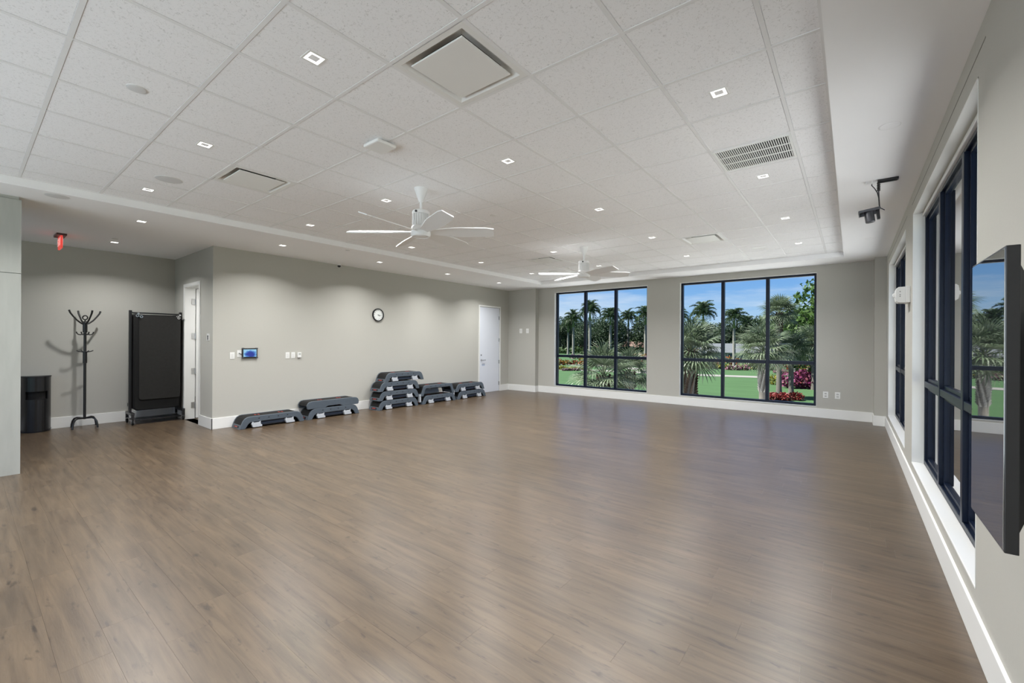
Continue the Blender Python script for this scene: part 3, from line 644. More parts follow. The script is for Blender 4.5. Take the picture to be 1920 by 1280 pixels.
ck = empty('wall_clock', (LX, 5.848, 2.096)); tag(ck, 'round black-rimmed wall clock with a white face', 'clock')
def xl(prof, n=36, cap=True):
    m = MB().lathe(prof, n, cap=cap); m.v = [(z, x, y) for x, y, z in m.v]; return m
xl([(0.145, 0.0), (0.147, 0.03), (0.142, 0.038), (0.126, 0.036), (0.124, 0.018)], cap=False).build('rim', M_black, ck, smooth=True)
xl([(0.001, 0.018), (0.126, 0.018), (0.126, 0.0)]).build('face', M_face, ck)
for k in range(12):
    a = PI / 2 - 2 * PI * k / 12
    text_mesh('numeral', str(k if k else 12), 0.034, 0.0003, M_black, ck, (0.0195, 0.1 * math.cos(a), 0.1 * math.sin(a)), (PI / 2, 0, PI / 2))
for nm, a, l, wdt in (('hour_hand', math.radians(118), 0.055, 0.008), ('minute_hand', math.radians(100), 0.085, 0.006)):
    a = PI / 2 - a; c, s = math.cos(a), math.sin(a); q = [(-0.012 * c - wdt / 2 * s, -0.012 * s + wdt / 2 * c), (l * c - wdt / 3 * s, l * s + wdt / 3 * c), (l * c + wdt / 3 * s, l * s - wdt / 3 * c), (-0.012 * c + wdt / 2 * s, -0.012 * s - wdt / 2 * c)]
    MB().prism(q, 0, 0.021, 0.0225).build(nm, M_black, ck)
xl([(0.001, 0.026), (0.007, 0.025), (0.007, 0.018)], 12).build('centre_pin', M_black, ck)

# emergency light on the pier between the right windows
em = empty('emergency_light', (RX, 6.50, 2.05)); tag(em, 'white boxy emergency light with rounded front on the pier between windows', 'emergency light')
MB().box(-0.035, 0.0, -0.14, 0.12, -0.09, 0.09).build('back_box', M_plastic, em, bevel=0.004)
MB().prism([(-0.035, -0.088), (-0.095, -0.085), (-0.112, -0.07), (-0.118, -0.04), (-0.118, 0.04), (-0.112, 0.07), (-0.095, 0.085), (-0.035, 0.088)], 1, -0.10, 0.10).build('housing', M_plastic, em, bevel=0.004)
for k, dz in enumerate((0.035, 0.0, -0.018)): MB().box(-0.085, -0.078, -0.1035, -0.0995, dz - 0.004, dz + 0.004).build('indicator_hole', M_dark, em)
MB().prism([(-0.118, -0.025), (-0.137, -0.018), (-0.140, 0.0), (-0.137, 0.018), (-0.118, 0.025)], 1, -0.03, 0.03).build('lens', M_plastic, em, bevel=0.003)

# wall display (portrait) near the camera
tv = empty('wall_display', (0.33, 1.965, 1.36)); tag(tv, 'tall glossy black wall display reflecting the room at the right edge', 'display')
M_tv = mat('display_glass', (0.012, 0.013, 0.016), 0.015, spec=1.0, noise=(5, 0.05, I3), coat=0.0, ior=3.2)
MB().box(0.0, 0.028, -0.205, 0.205, -0.42, 0.42).build('bezel', M_blackmetal, tv, bevel=0.002)
MB().box(-0.0015, 0.0, -0.199, 0.199, -0.414, 0.414).build('screen', M_tv, tv)
MB().add([(0.028, -0.18, -0.38), (0.028, 0.18, -0.38), (0.028, 0.18, 0.38), (0.028, -0.18, 0.38), (0.07, -0.12, -0.30), (0.07, 0.12, -0.30), (0.07, 0.12, 0.30), (0.07, -0.12, 0.30)],
         [(0, 4, 5, 1), (1, 5, 6, 2), (2, 6, 7, 3), (3, 7, 4, 0), (4, 7, 6, 5), (0, 1, 2, 3)]).build('rear_housing', M_black, tv)
MB().box(0.07, 0.17, -0.09, 0.09, -0.18, 0.18).build('wall_mount', M_blackmetal, tv, bevel=0.004)

# ------------------------------------------------------------------ waste bin, coat stand, mat rack
bn = empty('waste_bin', (-10.53, 0.765, 0)); tag(bn, 'black half-round metal waste bin beside the pilaster', 'waste bin')
def half(r, z0, z1, n=20):
    return [(r * math.sin(PI * k / n) * 1.35, -r * math.cos(PI * k / n)) for k in range(n + 1)]
def halfp(mb, r, z0, z1): return mb.prism(half(r, 0, 0), 2, z0, z1)
halfp(MB(), 0.172, 0.03, 0.53).build('lower_body', M_blackmetal, bn)
halfp(MB(), 0.166, 0.0, 0.03).build('base', M_black, bn)
halfp(MB(), 0.172, 0.66, 0.885).build('upper_body', M_blackmetal, bn)
halfp(MB(), 0.14, 0.53, 0.66).build('opening_back', M_dark, bn)
n = 20; hp = half(0.172, 0, 0, n)
for a, b in ((0, 5), (15, 20)):
    q = hp[a:b + 1] + [(x * 0.9, y * 0.9) for x, y in reversed(hp[a:b + 1])]
    MB().prism(q, 2, 0.53, 0.66).build('opening_cheek', M_blackmetal, bn)
halfp(MB(), 0.178, 0.885, 0.905).build('rim', M_black, bn, bevel=0.003)
halfp(MB(), 0.177, 0.02, 0.035).build('foot_band', M_black, bn)

cs = empty('coat_stand', (-10.27, 1.31, 0)); tag(cs, 'black metal coat stand with curved hooks against the alcove wall', 'coat stand')
MB().tube([(0, 0, 0.15), (0, 0, 1.80)], 0.019, 14).build('pole', M_blackmetal, cs, smooth=True)
MB().lathe([(0.02, 0), (0.03, 0.004), (0.03, 0.17), (0.02, 0.175)], 16, (0, 0, 1.62)).build('upper_collar', M_blackmetal, cs, smooth=True)
MB().lathe([(0.02, 0), (0.028, 0.004), (0.028, 0.20), (0.02, 0.205)], 16, (0, 0, 1.10)).build('lower_collar', M_blackmetal, cs, smooth=True)
rg = MB(); R_, r_ = 0.036, 0.009
rg.tube([(0.035 * math.sin(a) * 0.617, 0.035 * math.sin(a) * 0.787 , 1.875 + 0.035 * math.cos(a)) for a in [2 * PI * k / 20 for k in range(21)]], 0.009, 8)
rg.tube([(0, 0, 1.79), (0, 0, 1.845)], 0.008, 8).lathe([(0.001, 0.03), (0.018, 0.02), (0.03, 0.0), (0.02, -0.005)], 14, (0, 0, 1.795))
rg.build('finial_ring', M_blackmetal, cs, smooth=True)
for k in range(4):
    a = math.radians(17 + 90 * k); ca, sa = math.cos(a), math.sin(a)
    def pp(l): return [(r * ca, r * sa, z) for r, z in l]
    MB().tube(pp([(0.02, 1.76), (0.06, 1.785), (0.11, 1.83), (0.155, 1.89), (0.195, 1.95), (0.21, 1.995)]), [0.012, 0.012, 0.012, 0.012, 0.013, 0.014], 8).build('arm', M_blackmetal, cs, smooth=True)
    MB().tube(pp([(0.02, 1.60), (0.06, 1.585), (0.09, 1.59), (0.108, 1.61), (0.115, 1.635)]), 0.009, 8).build('hook', M_blackmetal, cs, smooth=True)
    MB().tube(pp([(0.02, 1.285), (0.05, 1.295), (0.08, 1.30), (0.11, 1.315)]), 0.007, 8).build('small_hook', M_blackmetal, cs, smooth=True)
    b = a + math.radians(24); cb_, sb_ = math.cos(b), math.sin(b)
    MB().tube([(r * cb_, r * sb_, z) for r, z in [(0.0, 0.165), (0.06, 0.17), (0.12, 0.175), (0.165, 0.16), (0.195, 0.12), (0.21, 0.06), (0.215, 0.008)]], 0.013, 8).build('leg', M_blackmetal, cs, smooth=True)

rk = empty('mat_rack', (-10.12, 2.235, 0)); tag(rk, 'black wheeled rack holding hanging exercise mats beside the open door', 'rack')
hy, hx = 0.365, 0.20
for sx, sy in ((-1, -1), (1, -1), (-1, 1), (1, 1)):
    c = MB().box(sx * hx * 1.05 - 0.02, sx * hx * 1.05 + 0.02, sy * hy - 0.02, sy * hy + 0.02, 0.09, 0.2).build('caster', M_black, rk, bevel=0.004)
    wl = MB().lathe([(0.001, -0.013), (0.035, -0.013), (0.04, -0.008), (0.04, 0.008), (0.035, 0.013), (0.001, 0.013)], 18); wl.v = [(y, z, x) for x, y, z in wl.v]
    wl.build('wheel', M_rubber, c, (sx * hx * 1.05, sy * hy, 0.041), smooth=True)
    MB().box(sx * hx * 1.05 - 0.008, sx * hx * 1.05 + 0.008, sy * hy - 0.024, sy * hy - 0.018, 0.03, 0.11).box(sx * hx * 1.05 - 0.008, sx * hx * 1.05 + 0.008, sy * hy + 0.018, sy * hy + 0.024, 0.03, 0.11).build('fork', M_chrome, c)
for sy in (-1, 1):
    MB().box(-hx * 1.1, hx * 1.1, sy * hy - 0.025, sy * hy + 0.025, 0.17, 0.215).build('base_rail', M_blackmetal, rk, bevel=0.004)
    MB().box(-0.03, 0.02, sy * hy - 0.02, sy * hy + 0.02, 0.215, 2.03).build('post', M_blackmetal, rk, bevel=0.004)
    MB().box(-hx, hx + 0.02, sy * (hy - 0.065) - 0.012, sy * (hy - 0.065) + 0.012, 1.955, 1.975).build('hanging_arm', M_blackmetal, rk, bevel=0.003)
    MB().tube([(hx + 0.02, sy * (hy - 0.065), 1.965), (hx + 0.035, sy * (hy - 0.065), 1.965)], 0.016, 12).build('end_cap', M_chrome, rk, smooth=True)
MB().box(-0.02, 0.01, -hy, hy, 1.975, 2.0).build('top_bar', M_blackmetal, rk, bevel=0.003)
MB().box(-0.15, 0.16, -hy + 0.02, hy - 0.02, 0.06, 0.085).build('lower_tray', M_blackmetal, rk, bevel=0.003)
MB().box(-0.19, -0.17, -hy, hy, 0.3, 0.36).build('cross_brace', M_blackmetal, rk)
def mat_poly(w, z0, z1, r=0.045):
    q = []
    for cx, cz, a in ((w - r, z0 + r, -90), (w - r, z1 - 0.02, 0), (-w + r, z1 - 0.02, 90), (-w + r, z0 + r, 180)):
        rr = r if cz < 1 else 0.02
        for k in range(6):
            t = math.radians(a + 18 * k); q.append(((cx + (r - rr) * (1 if cx > 0 else -1)) + rr * math.cos(t), cz + rr * math.sin(t)))
    return q
mi = 0
for k, (x, w, z0, z1) in enumerate([(0.185, 0.30, 0.435, 1.93), (0.155, 0.32, 0.26, 1.955), (0.125, 0.325, 0.245, 1.955), (0.09, 0.325, 0.25, 1.95), (0.055, 0.325, 0.25, 1.95), (-0.06, 0.325, 0.25, 1.95), (-0.10, 0.325, 0.25, 1.95)]):
    t = MB().prism(mat_poly(w, z0, z1), 0, -0.012, 0.012).build('exercise_mat', M_mat if k == 0 else M_rubber, None, (-10.12 + x, 2.235 + (0.02 if k == 0 else -0.01), 0), bevel=0.004)
    tag(t, 'front charcoal exercise mat with rounded corners hanging on the rack' if k == 0 else 'black exercise mat hanging %s behind the front one on the rack' % ordw(k - 1), 'exercise mat', 'exercise mats on the rack')
    for sy in (-1, 1):
        e = MB().lathe([(0.013, -0.0135), (0.024, -0.0135), (0.024, 0.0135), (0.013, 0.0135), (0.013, -0.0135)], 14, cap=False); e.v = [(z, x_, y_) for x_, y_, z in e.v]
        e.build('eyelet', M_chrome, t, (0, sy * 0.295 * w / 0.325, 1.915 if k == 0 else 1.93), smooth=True)

# ------------------------------------------------------------------ aerobic step decks
def outer(Lg, H):
    a = [(0.0, 0.0), (0.022, 0.07), (0.05, 0.135), (0.08, H - 0.028), (0.12, H - 0.006), (0.16, H)]
    return a + [(Lg - y, z) for y, z in reversed(a)]
def make_deck(kind='flat'):
    t = empty('step_deck', (0, 0, 0)); Lg, D = 1.09, 0.37; H = 0.2
    if kind == 'raised': H = 0.25
    op = outer(Lg, H)
    if kind == 'skirted':
        H = 0.145; a = [(0.02, 0.0), (0.004, 0.02), (0.0, 0.07), (0.018, 0.11), (0.05, 0.135), (0.10, H)]
        op = a + [(Lg - y, z) for y, z in reversed(a)]
        inner = [(Lg - 0.36, 0.0), (Lg - 0.42, 0.03), (0.42, 0.03), (0.36, 0.0)]
    elif kind == 'raised': inner = [(Lg - 0.075, 0), (Lg - 0.13, 0.15), (Lg - 0.16, 0.175), (0.16, 0.175), (0.13, 0.15), (0.075, 0)]
    else: inner = [(Lg - 0.085, 0), (Lg - 0.13, 0.075), (Lg - 0.17, 0.105), (0.17, 0.105), (0.13, 0.075), (0.085, 0)]
    poly = op + inner
    rl = None
    for x in (D - 0.035, 0.0): MB().prism(poly, 0, x, x + 0.035).build('side_rail', M_grey, t, bevel=0.006)
    # top skin between the rails, following the outline
    m = MB(); q = [(y, z - 0.004) for y, z in op if z > 0.06]; 
    n = len(q); vs = []
    for y, z in q: vs += [(0.035, y, z), (D - 0.035, y, z)]
    for y, z in q: vs += [(0.035, y + (0.012 if y < Lg / 2 else -0.012), z - 0.014), (D - 0.035, y + (0.012 if y < Lg / 2 else -0.012), z - 0.014)]
    fs = []
    for i in range(n - 1):
        b = 2 * i; c = 2 * n + b; fs += [(b, b + 1, b + 3, b + 2), (c, c + 2, c + 3, c + 1), (b, b + 2, c + 2, c), (b + 1, c + 1, c + 3, b + 3)]
    fs += [(0, 2 * n, 2 * n + 1, 1), (2 * n - 2, 2 * n - 1, 4 * n - 1, 4 * n - 2)]
    m.add(vs, fs); m.build('top_mat', M_rubber, t)
    if kind != 'skirted':
        for e in (0, 1):
            f = (lambda y: y) if e == 0 else (lambda y: Lg - y)
            pl = [(f(0.0), 0.0), (f(0.022), 0.07), (f(0.04), 0.07), (f(0.03), 0.0)]
            ep = MB().prism(pl, 0, 0.035, D - 0.035).build('end_panel', M_grey, t)
            MB().prism([(f(-0.002), 0.02), (f(0.0105), 0.055), (f(0.014), 0.055), (f(0.008), 0.02)], 0, 0.09, D - 0.09).build('label_plate', M_black, ep)
            MB().prism([(f(0.0015), 0.033), (f(0.0055), 0.044), (f(0.012), 0.044), (f(0.009), 0.033)], 0, 0.13, D - 0.13).build('red_label', M_red, ep)
    for yy in (0.30, 0.355, 0.70, 0.755): MB().box(0.15, 0.22, yy, yy + 0.018, H - 0.005, H - 0.0025).build('marking', M_red, t)
    if kind == 'flat':
        MB().box(0.04, D - 0.045, 0.20, Lg - 0.20, 0.035, 0.085).build('leg_bar', M_blue, t, bevel=0.006)
        MB().box(0.045, D - 0.04, 0.17, Lg - 0.17, 0.088, 0.106).build('under_tray', M_black, t)
        MB().tube([(D - 0.06, 0.2, 0.03), (D - 0.06, Lg - 0.2, 0.03)], 0.012, 8).build('cross_tube', M_black, t)
        for yy in (0.265, Lg - 0.265):
            q = [(yy - 0.06, 0.012), (yy + 0.085, 0.012), (yy + 0.085, 0.045), (yy + 0.065, 0.05), (yy + 0.06, 0.118), (yy + 0.042, 0.092), (yy - 0.05, 0.092), (yy - 0.065, 0.112), (yy - 0.085, 0.07)]
            MB().prism(q, 0, D - 0.05, D + 0.004).build('clip', M_clip, t, bevel=0.003)
        for yy in (0.30, 0.46, 0.62, 0.78):
            MB().prism([(yy - 0.012, 0.150), (yy + 0.012, 0.150), (yy + 0.012, 0.165), (yy - 0.012, 0.165)], 0, D - 0.002, D + 0.001).build('slot', M_black, t)
    elif kind == 'raised':
        MB().prism([(0.14, 0.02), (Lg * 0.72, 0.02), (Lg * 0.68, 0.15), (0.5, 0.115), (0.17, 0.155)], 0, 0.10, 0.13).build('folded_leg', mat('pale_blue_plastic', (0.22, 0.27, 0.34), 0.4, noise=(30, 0.1, I3)), t)
        MB().box(0.05, D - 0.05, 0.16, Lg - 0.16, 0.155, 0.172).build('under_tray', M_black, t)
        for yy in (0.30, 0.46, 0.62, 0.78): MB().box(D - 0.002, D + 0.001, yy - 0.012, yy + 0.012, 0.205, 0.22).build('slot', M_black, t)
        for yy in (-0.025, Lg - 0.02): MB().box(D - 0.09, D - 0.02, yy, yy + 0.045, -0.14, 0.04).build('pale_leg', M_clip, t, bevel=0.006)
    else:
        MB().box(0.06, D - 0.06, 0.1, Lg - 0.1, 0.03, 0.09).build('under_tray', M_blue, t)
    return t
XB = LX + 0.03
deck = make_deck(); first = True
G1 = 'flat step decks along the left wall'
specs = [(XB, 2.90, 0, 'single grey and black step deck, leftmost on the floor'),
         (XB, 4.05, 0, 'lower step deck of the two-high pile in front of the wall switches'),
         (-8.37, 5.56, 0, 'bottom step deck of the four-high stack'),
         (-8.37, 5.575, 0.2, 'second step deck from the bottom of the four-high stack'),
         (-8.37, 5.585, 0.4, 'third step deck from the bottom of the four-high stack'),
         (-8.37, 5.72, 0.6, 'topmost step deck of the four-high stack, shifted toward the door'),
         (-8.36, 6.77, 0, 'lower step deck under the raised deck, right of the four-high stack'),
         (-8.36, 7.93, 0, 'lower step deck of the pile nearest the white door'),
         (-8.36, 7.87, 0.2, 'upper step deck of the pile nearest the white door')]
for x, y, z, lb in specs:
    o = deck if first else copy_tree(deck); first = False; o.location = (x, y, z); tag(o, lb, 'step deck', G1)
o = make_deck('skirted'); o.location = (XB, 4.04, 0.2); tag(o, 'upper step deck with a deep grey skirt, on the two-high pile', 'step deck')
o = make_deck('raised'); o.location = (-8.36, 6.72, 0.2); tag(o, 'raised step deck with tall open side and pale legs', 'step deck')

# ================================================================== outside
rng = random.Random(11)
OUT = 0.32      # outdoor colours scaled down to offset the strong sun
def oc(c): return tuple(v * OUT for v in c)
M_lawn = mat('lawn', oc((0.13, 0.255, 0.11)), 0.95, spec=0.1, noise=(0.25, 0.22, (1, 3, 1)), bump=(30, 0.5, I3))
M_patio_bounce = mat('patio_bounce', (0.74, 0.74, 0.73), 0.95, noise=(0.4, 0.06, I3))  # pale paving, left unscaled to bounce sun up to the ceiling
M_path = mat('cart_path', oc((0.50, 0.48, 0.44)), 0.9, noise=(0.6, 0.06, I3))
M_soil = mat('mulch', oc((0.07, 0.04, 0.025)), 0.95, noise=(2, 0.3, I3))
M_trunk = mat('palm_trunk', oc((0.30, 0.27, 0.23)), 0.9, noise=(3, 0.25, (1, 1, 4)), bump=(15, 0.8, (1, 1, 5)))
M_royal = mat('royal_palm_trunk', oc((0.55, 0.53, 0.48)), 0.85, noise=(1, 0.15, (1, 1, 3)))
M_shaft = mat('palm_crownshaft', oc((0.28, 0.42, 0.06)), 0.5, noise=(2, 0.2, I3))
M_boot = mat('palm_boots', oc((0.16, 0.10, 0.065)), 0.95, noise=(8, 0.4, I3), bump=(20, 1.0, I3))
M_stem = mat('leaf_stem', oc((0.16, 0.22, 0.08)), 0.6, noise=(5, 0.1, I3))
M_sabal = island_mat('sabal_leaf', [oc(c) for c in [(0.15, 0.22, 0.11), (0.26, 0.35, 0.20), (0.42, 0.50, 0.33)]], 0.45)
M_royl = island_mat('royal_leaf', [oc(c) for c in [(0.06, 0.13, 0.06), (0.10, 0.19, 0.08), (0.18, 0.28, 0.12)]], 0.5)
M_tree = island_mat('tree_leaf', [oc(c) for c in [(0.045, 0.095, 0.055), (0.08, 0.15, 0.075), (0.14, 0.22, 0.10)]], 0.6)
M_tree2 = island_mat('bright_tree_leaf', [oc(c) for c in [(0.07, 0.17, 0.03), (0.13, 0.27, 0.05), (0.22, 0.36, 0.08)]], 0.6)

gd = MB().add([(-420, 10.9, GZ), (160, 10.9, GZ), (160, 520, GZ), (-420, 520, GZ)], [(0, 1, 2, 3)]); gd.add([(0.9, -160, GZ), (160, -160, GZ), (160, 10.9, GZ), (0.9, 10.9, GZ)], [(0, 1, 2, 3)])
struct('lawn', gd, M_lawn)
# cart paths: gentle ribbons laid on the lawn
def ribbon(name, pts, w, m, label=None):
    mb = MB(); vs = []
    for i, p in enumerate(pts):
        a = Vector(pts[max(0, i - 1)]); b = Vector(pts[min(len(pts) - 1, i + 1)]); d = (b - a).normalized(); nrm = Vector((-d.y, d.x))
        for s in (1, -1): vs.append((p[0] + nrm.x * w / 2 * s, p[1] + nrm.y * w / 2 * s, GZ + 0.05))
    vs += [(x, y, GZ - 0.05) for x, y, z in vs]; n = len(pts); fs = []
    for i in range(n - 1):
        a = 2 * i; fs += [(a, a + 1, a + 3, a + 2), (a, a + 2, a + 2 + 2 * n, a + 2 * n), (a + 1, a + 1 + 2 * n, a + 3 + 2 * n, a + 3)]
    return struct(name, mb.add(vs, fs), m)
ribbon('path', [(-60, 58), (-45, 66), (-32, 69), (-20, 69.5), (-9.5, 72), (-3.5, 74), (6, 78)], 3.6, M_path)
ribbon('path', [(-70, 82), (-55, 83), (-42, 83), (-34, 80), (-28, 74), (-22, 70)], 3.0, M_path)

def leaf_quads(mb, c, rad, n, size, flat=1.0, up=0.3, seed=1):
    r = random.Random(seed)
    for _ in range(n):
        while True:
            p = Vector((r.uniform(-1, 1), r.uniform(-1, 1), r.uniform(-1, 1)))
            if 0.25 < p.length < 1: break
        p = p * (0.72 + 0.28 * r.random()) / max(p.length, 0.6) * p.length ** 0.4
        p = Vector((p.x * rad[0], p.y * rad[1], p.z * rad[2])); d = Vector((r.gauss(0, 1), r.gauss(0, 1), r.gauss(0, 1) + up)).normalized()
        e = d.cross(Vector((r.gauss(0, 1), r.gauss(0, 1), r.gauss(0, 1)))).normalized(); q = d.cross(e)
        s = size * r.uniform(0.6, 1.4); b = Vector(c) + p
        mb.add([b - e * s, b + q * s * 0.45, b + e * s, b - q * s * 0.45], [(0, 1, 2, 3)])
    return mb

# --- sabal (fan) palms
def fan_leaf(seg=22, R=0.85):
    m = MB(); r = random.Random(5)
    m.use(M_stem).tube([(0, 0, 0), (0.35, 0, 0.05), (0.75, 0, 0.05)], [0.02, 0.014, 0.01], 4, cap=False)
    m.use(M_sabal)
    for k in range(seg):
        a = math.radians(-118 + 236 * k / (seg - 1)); c, s = math.cos(a), math.sin(a); l = R * (0.78 + 0.22 * math.cos(a * 0.7)) * r.uniform(0.92, 1.05)
        w = 0.028; base = Vector((0.72, 0, 0.05)); dr = Vector((c, s, 0)); pr = Vector((-s, c, 0))
        P = []
        for t, ww, dz in ((0.03, 0.25, 0), (0.5, 1.0, 0.015), (0.78, 0.7, -0.06 * R), (1.0, 0.05, -0.28 * R * r.uniform(0.6, 1.3))):
            q = base + dr * (l * t) + Vector((0, 0, dz + 0.10 * abs(s) * l * t)); P += [q - pr * w * ww, q + pr * w * ww]
        m.add(P, [(0, 1, 3, 2), (2, 3, 5, 4), (4, 5, 7, 6)])
    return m
sabal_leaf_src = None
def sabal_palm(x, y, zc, scale, label, trunk_r=0.15, neck=1.2, boots='top', n=34, seed=1, lean=(0, 0)):
    global sabal_leaf_src
    t = empty('fan_palm', (x, y, GZ)); tag(t, label, 'palm tree', 'fan palms outside the back windows')
    h = zc - GZ; r = random.Random(seed)
    pts = [(-lean[0] * (1 - s) ** 1.5, -lean[1] * (1 - s) ** 1.5, h * s) for s in (0, 0.25, 0.5, 0.75, 1.0)]
    MB().tube(pts, [trunk_r * 1.25, trunk_r, trunk_r, trunk_r, trunk_r], 12).build('trunk', M_trunk, t, smooth=True)
    bt_ = MB()
    z = h - neck
    while z < h - 0.05:
        for k in range(7):
            a = 2 * PI * k / 7 + z * 9; c, s = math.cos(a), math.sin(a); b = trunk_r * 0.95
            bt_.add([(b * c - 0.05 * s, b * s + 0.05 * c, z), (b * c + 0.05 * s, b * s - 0.05 * c, z), (b * c * 1.7, b * s * 1.7, z + 0.22), (b * c * 1.2 - 0.03 * s, b * s * 1.2 + 0.03 * c, z + 0.26)], [(0, 1, 2, 3)])
        z += 0.11
    o = bt_.build('leaf_bases', M_boot if boots != 'pale' else M_royal, t); o['kind'] = 'stuff'
    for k in range(n):
        f = k / (n - 1); az = k * 2.39996; el = math.radians(82 - 128 * f ** 0.85 + r.uniform(-7, 7)); sz = scale * r.uniform(0.88, 1.12)
        rot = (r.uniform(-0.35, 0.35), -el, az)
        if sabal_leaf_src is None: o = sabal_leaf_src = fan_leaf().build('frond', None, t, (0, 0, h), rot=rot)
        else: o = link_copy(sabal_leaf_src, 'frond', t, (0, 0, h), rot)
        o.scale = (sz, sz, sz)
sabal_palm(-5.35, 19.0, 1.10, 1.0, 'shaggy fan palm with brown trunk at left of the right back window', 0.21, 3.6, n=40, seed=1)
sabal_palm(-4.0, 28.3, 1.0, 1.12, 'fan palm with pale booted trunk, centre of the right back window', 0.17, 2.3, 'pale', n=38, seed=2)
sabal_palm(-5.05, 44.8, 4.15, 1.15, 'tall fan palm rising against the sky, right back window', 0.20, 1.9, n=38, seed=3)
sabal_palm(-4.30, 46.5, 0.75, 1.35, 'shorter fan palm close behind the tall one', 0.2, 0.9, n=34, seed=4)
sabal_palm(-7.75, 15.8, 0.15, 0.95, 'fan palm with broad leaves low in the left back window', 0.2, 0.7, n=30, seed=5)
sabal_palm(-7.55, 17.9, 0.15, 0.80, 'fan palm low in the right pane of the left back window', 0.18, 0.7, n=30, seed=6)
sabal_palm(-3.2, 56.5, 1.3, 1.7, 'hazy fan palm at the far right of the right back window', 0.2, 0.9, n=34, seed=7)
sabal_palm(2.85, 17.3, 2.9, 1.15, 'fan palm just outside the large right window', 0.17, 1.0, n=36, seed=8)

# --- royal palms (feathered fronds on a smooth grey trunk)
def feather(Lf=3.4, nl=40):
    m = MB(); r = random.Random(9); pts = []
    for i in range(9):
        s = i / 8; pts.append(Vector((Lf * (s - 0.22 * s ** 3), 0, 0.9 * math.sin(s * 2.3) * 0.8 - 1.5 * s ** 3)))
    m.use(M_stem).tube(pts, [0.05, 0.045, 0.04, 0.035, 0.03, 0.025, 0.02, 0.015, 0.008], 4, cap=False); m.use(M_royl)
    for i in range(nl):
        s = 0.12 + 0.86 * i / (nl - 1); f = s * 8; j = min(7, int(f)); p = pts[j].lerp(pts[j + 1], f - j); ll = 0.85 * math.sin(PI * (0.15 + 0.8 * s)) ** 0.6
        for sd in (-1, 1):
            dz = r.uniform(-1.5, 0.35); d = Vector((0.45, sd, dz)).normalized(); e = p + d * ll; k = Vector((0.035, 0, 0.02))
            mid = p + d * ll * 0.5 + Vector((0, 0, 0.06)); m.add([p - k, p + k, mid + k * 1.3, e, mid - k * 1.3], [(0, 1, 2, 3, 4)])
    return m
royal_src = None
def royal_palm(x, y, top, label, n=21, seed=1, sc=1.0, base=GZ, r0=0.28):
    global royal_src
    t = empty('royal_palm', (x, y, base)); tag(t, label, 'palm tree', 'royal palms across the golf course'); h = top - base - 1.1 * sc; r = random.Random(seed)
    MB().tube([(0, 0, 0), (0, 0, h * 0.12), (0, 0, h * 0.5), (0, 0, h - 2.2 * sc)], [r0 * 1.35, r0, r0 * 1.1, r0 * 0.75], 10).build('trunk', M_royal, t, smooth=True)
    MB().tube([(0, 0, h - 2.2 * sc), (0, 0, h - 1.6 * sc), (0, 0, h)], [r0 * 0.78, r0 * 0.85, r0 * 0.4], 10).build('crownshaft', M_shaft, t, smooth=True)
    for k in range(n):
        az = k * 2.39996; f = k / (n - 1); el = math.radians(75 - 100 * f + r.uniform(-8, 8)); s = sc * r.uniform(0.85, 1.1); rot = (r.uniform(-0.3, 0.3), -el, az)
        if royal_src is None: o = royal_src = feather().build('frond', None, t, (0, 0, h), rot=rot)
        else: o = link_copy(royal_src, 'frond', t, (0, 0, h), rot)
        o.scale = (s, s, s)
RP = [(-78.9, 136.4, 11.2, 'royal palm in the left pane of the left back window', 1.35), (-68.9, 130.0, 13.6, 'tallest royal palm, beside the first mullion of the left back window', 1.5),
      (-70.5, 149.0, 12.6, 'royal palm in the middle pane of the left back window', 1.45), (-76.0, 178.4, 13.6, 'lone royal palm in the right pane of the left back window', 1.6),
      (-61.0, 159.0, 13.3, 'royal palm cut by the right edge of the left back window', 1.6),
      (-23.8, 93.4, 8.5, 'royal palm in the left pane of the right back window', 1.05), (-17.33, 89.5, 7.0, 'slim royal palm alone in the middle pane, right back window', 0.85),
      (-7.0, 80.4, 4.6, 'leaning pale palm above the magenta bushes', 0.8), (-5.9, 94.0, 6.6, 'pale palm at the right edge of the right back window', 1.0),
      (-33.5, 108.0, 8.8, 'royal palm seen through the left edge of the right back window', 1.1), (-88, 148, 9.5, 'royal palm at the far left edge of the left back window', 1.3),
      (-25.5, 150.0, 8.6, 'far royal palm head above the treeline, middle pane', 1.1), (-21.5, 152.0, 8.2, 'far royal palm head above the treeline, near second mullion', 1.1)]
for i, (x, y, z, lb, s) in enumerate(RP): royal_palm(x, y, z, lb, seed=20 + i, sc=s, r0=0.3 * s)

# --- round-crowned trees of the treeline
def make_tree(seed, m, blobs):
    t = empty('tree', (0, 0, GZ)); r = random.Random(seed)
    tk = MB().tube([(0, 0, 0), (0.1, 0, 2), (0, 0.1, 4.5)], [0.4, 0.3, 0.2], 8)
    for k in range(4): a = k * 1.7; tk.tube([(0, 0.05, 3), (1.6 * math.cos(a), 1.6 * math.sin(a), 5.6)], [0.16, 0.06], 6)
    tk.build('trunk', M_trunk, t, smooth=True)
    mb = MB()
    for (x, y, z, a, b) in blobs: leaf_quads(mb, (x, y, z), (a, a, b), int(1500 * a * b / 9), 0.22, seed=r.random())
    mb.build('crown', m, t); return t
bl1 = [(0, 0, 6.5, 3.6, 2.8), (2.2, 1, 5.6, 2.6, 2.2), (-2.3, 0.5, 5.4, 2.8, 2.2), (0.4, -1.8, 5.0, 2.8, 2.4), (0, 0, 2.8, 3.6, 2.2)]
bl2 = [(0, 0, 5.4, 3.0, 3.4), (1.6, 0.6, 4.4, 2.6, 2.6), (-1.8, -0.6, 4.0, 2.8, 2.4), (0, 0, 2.2, 3.3, 2.0)]
trA = make_tree(1, M_tree, bl1); trB = make_tree(2, M_tree, bl2); trC = make_tree(3, M_tree2, bl2)
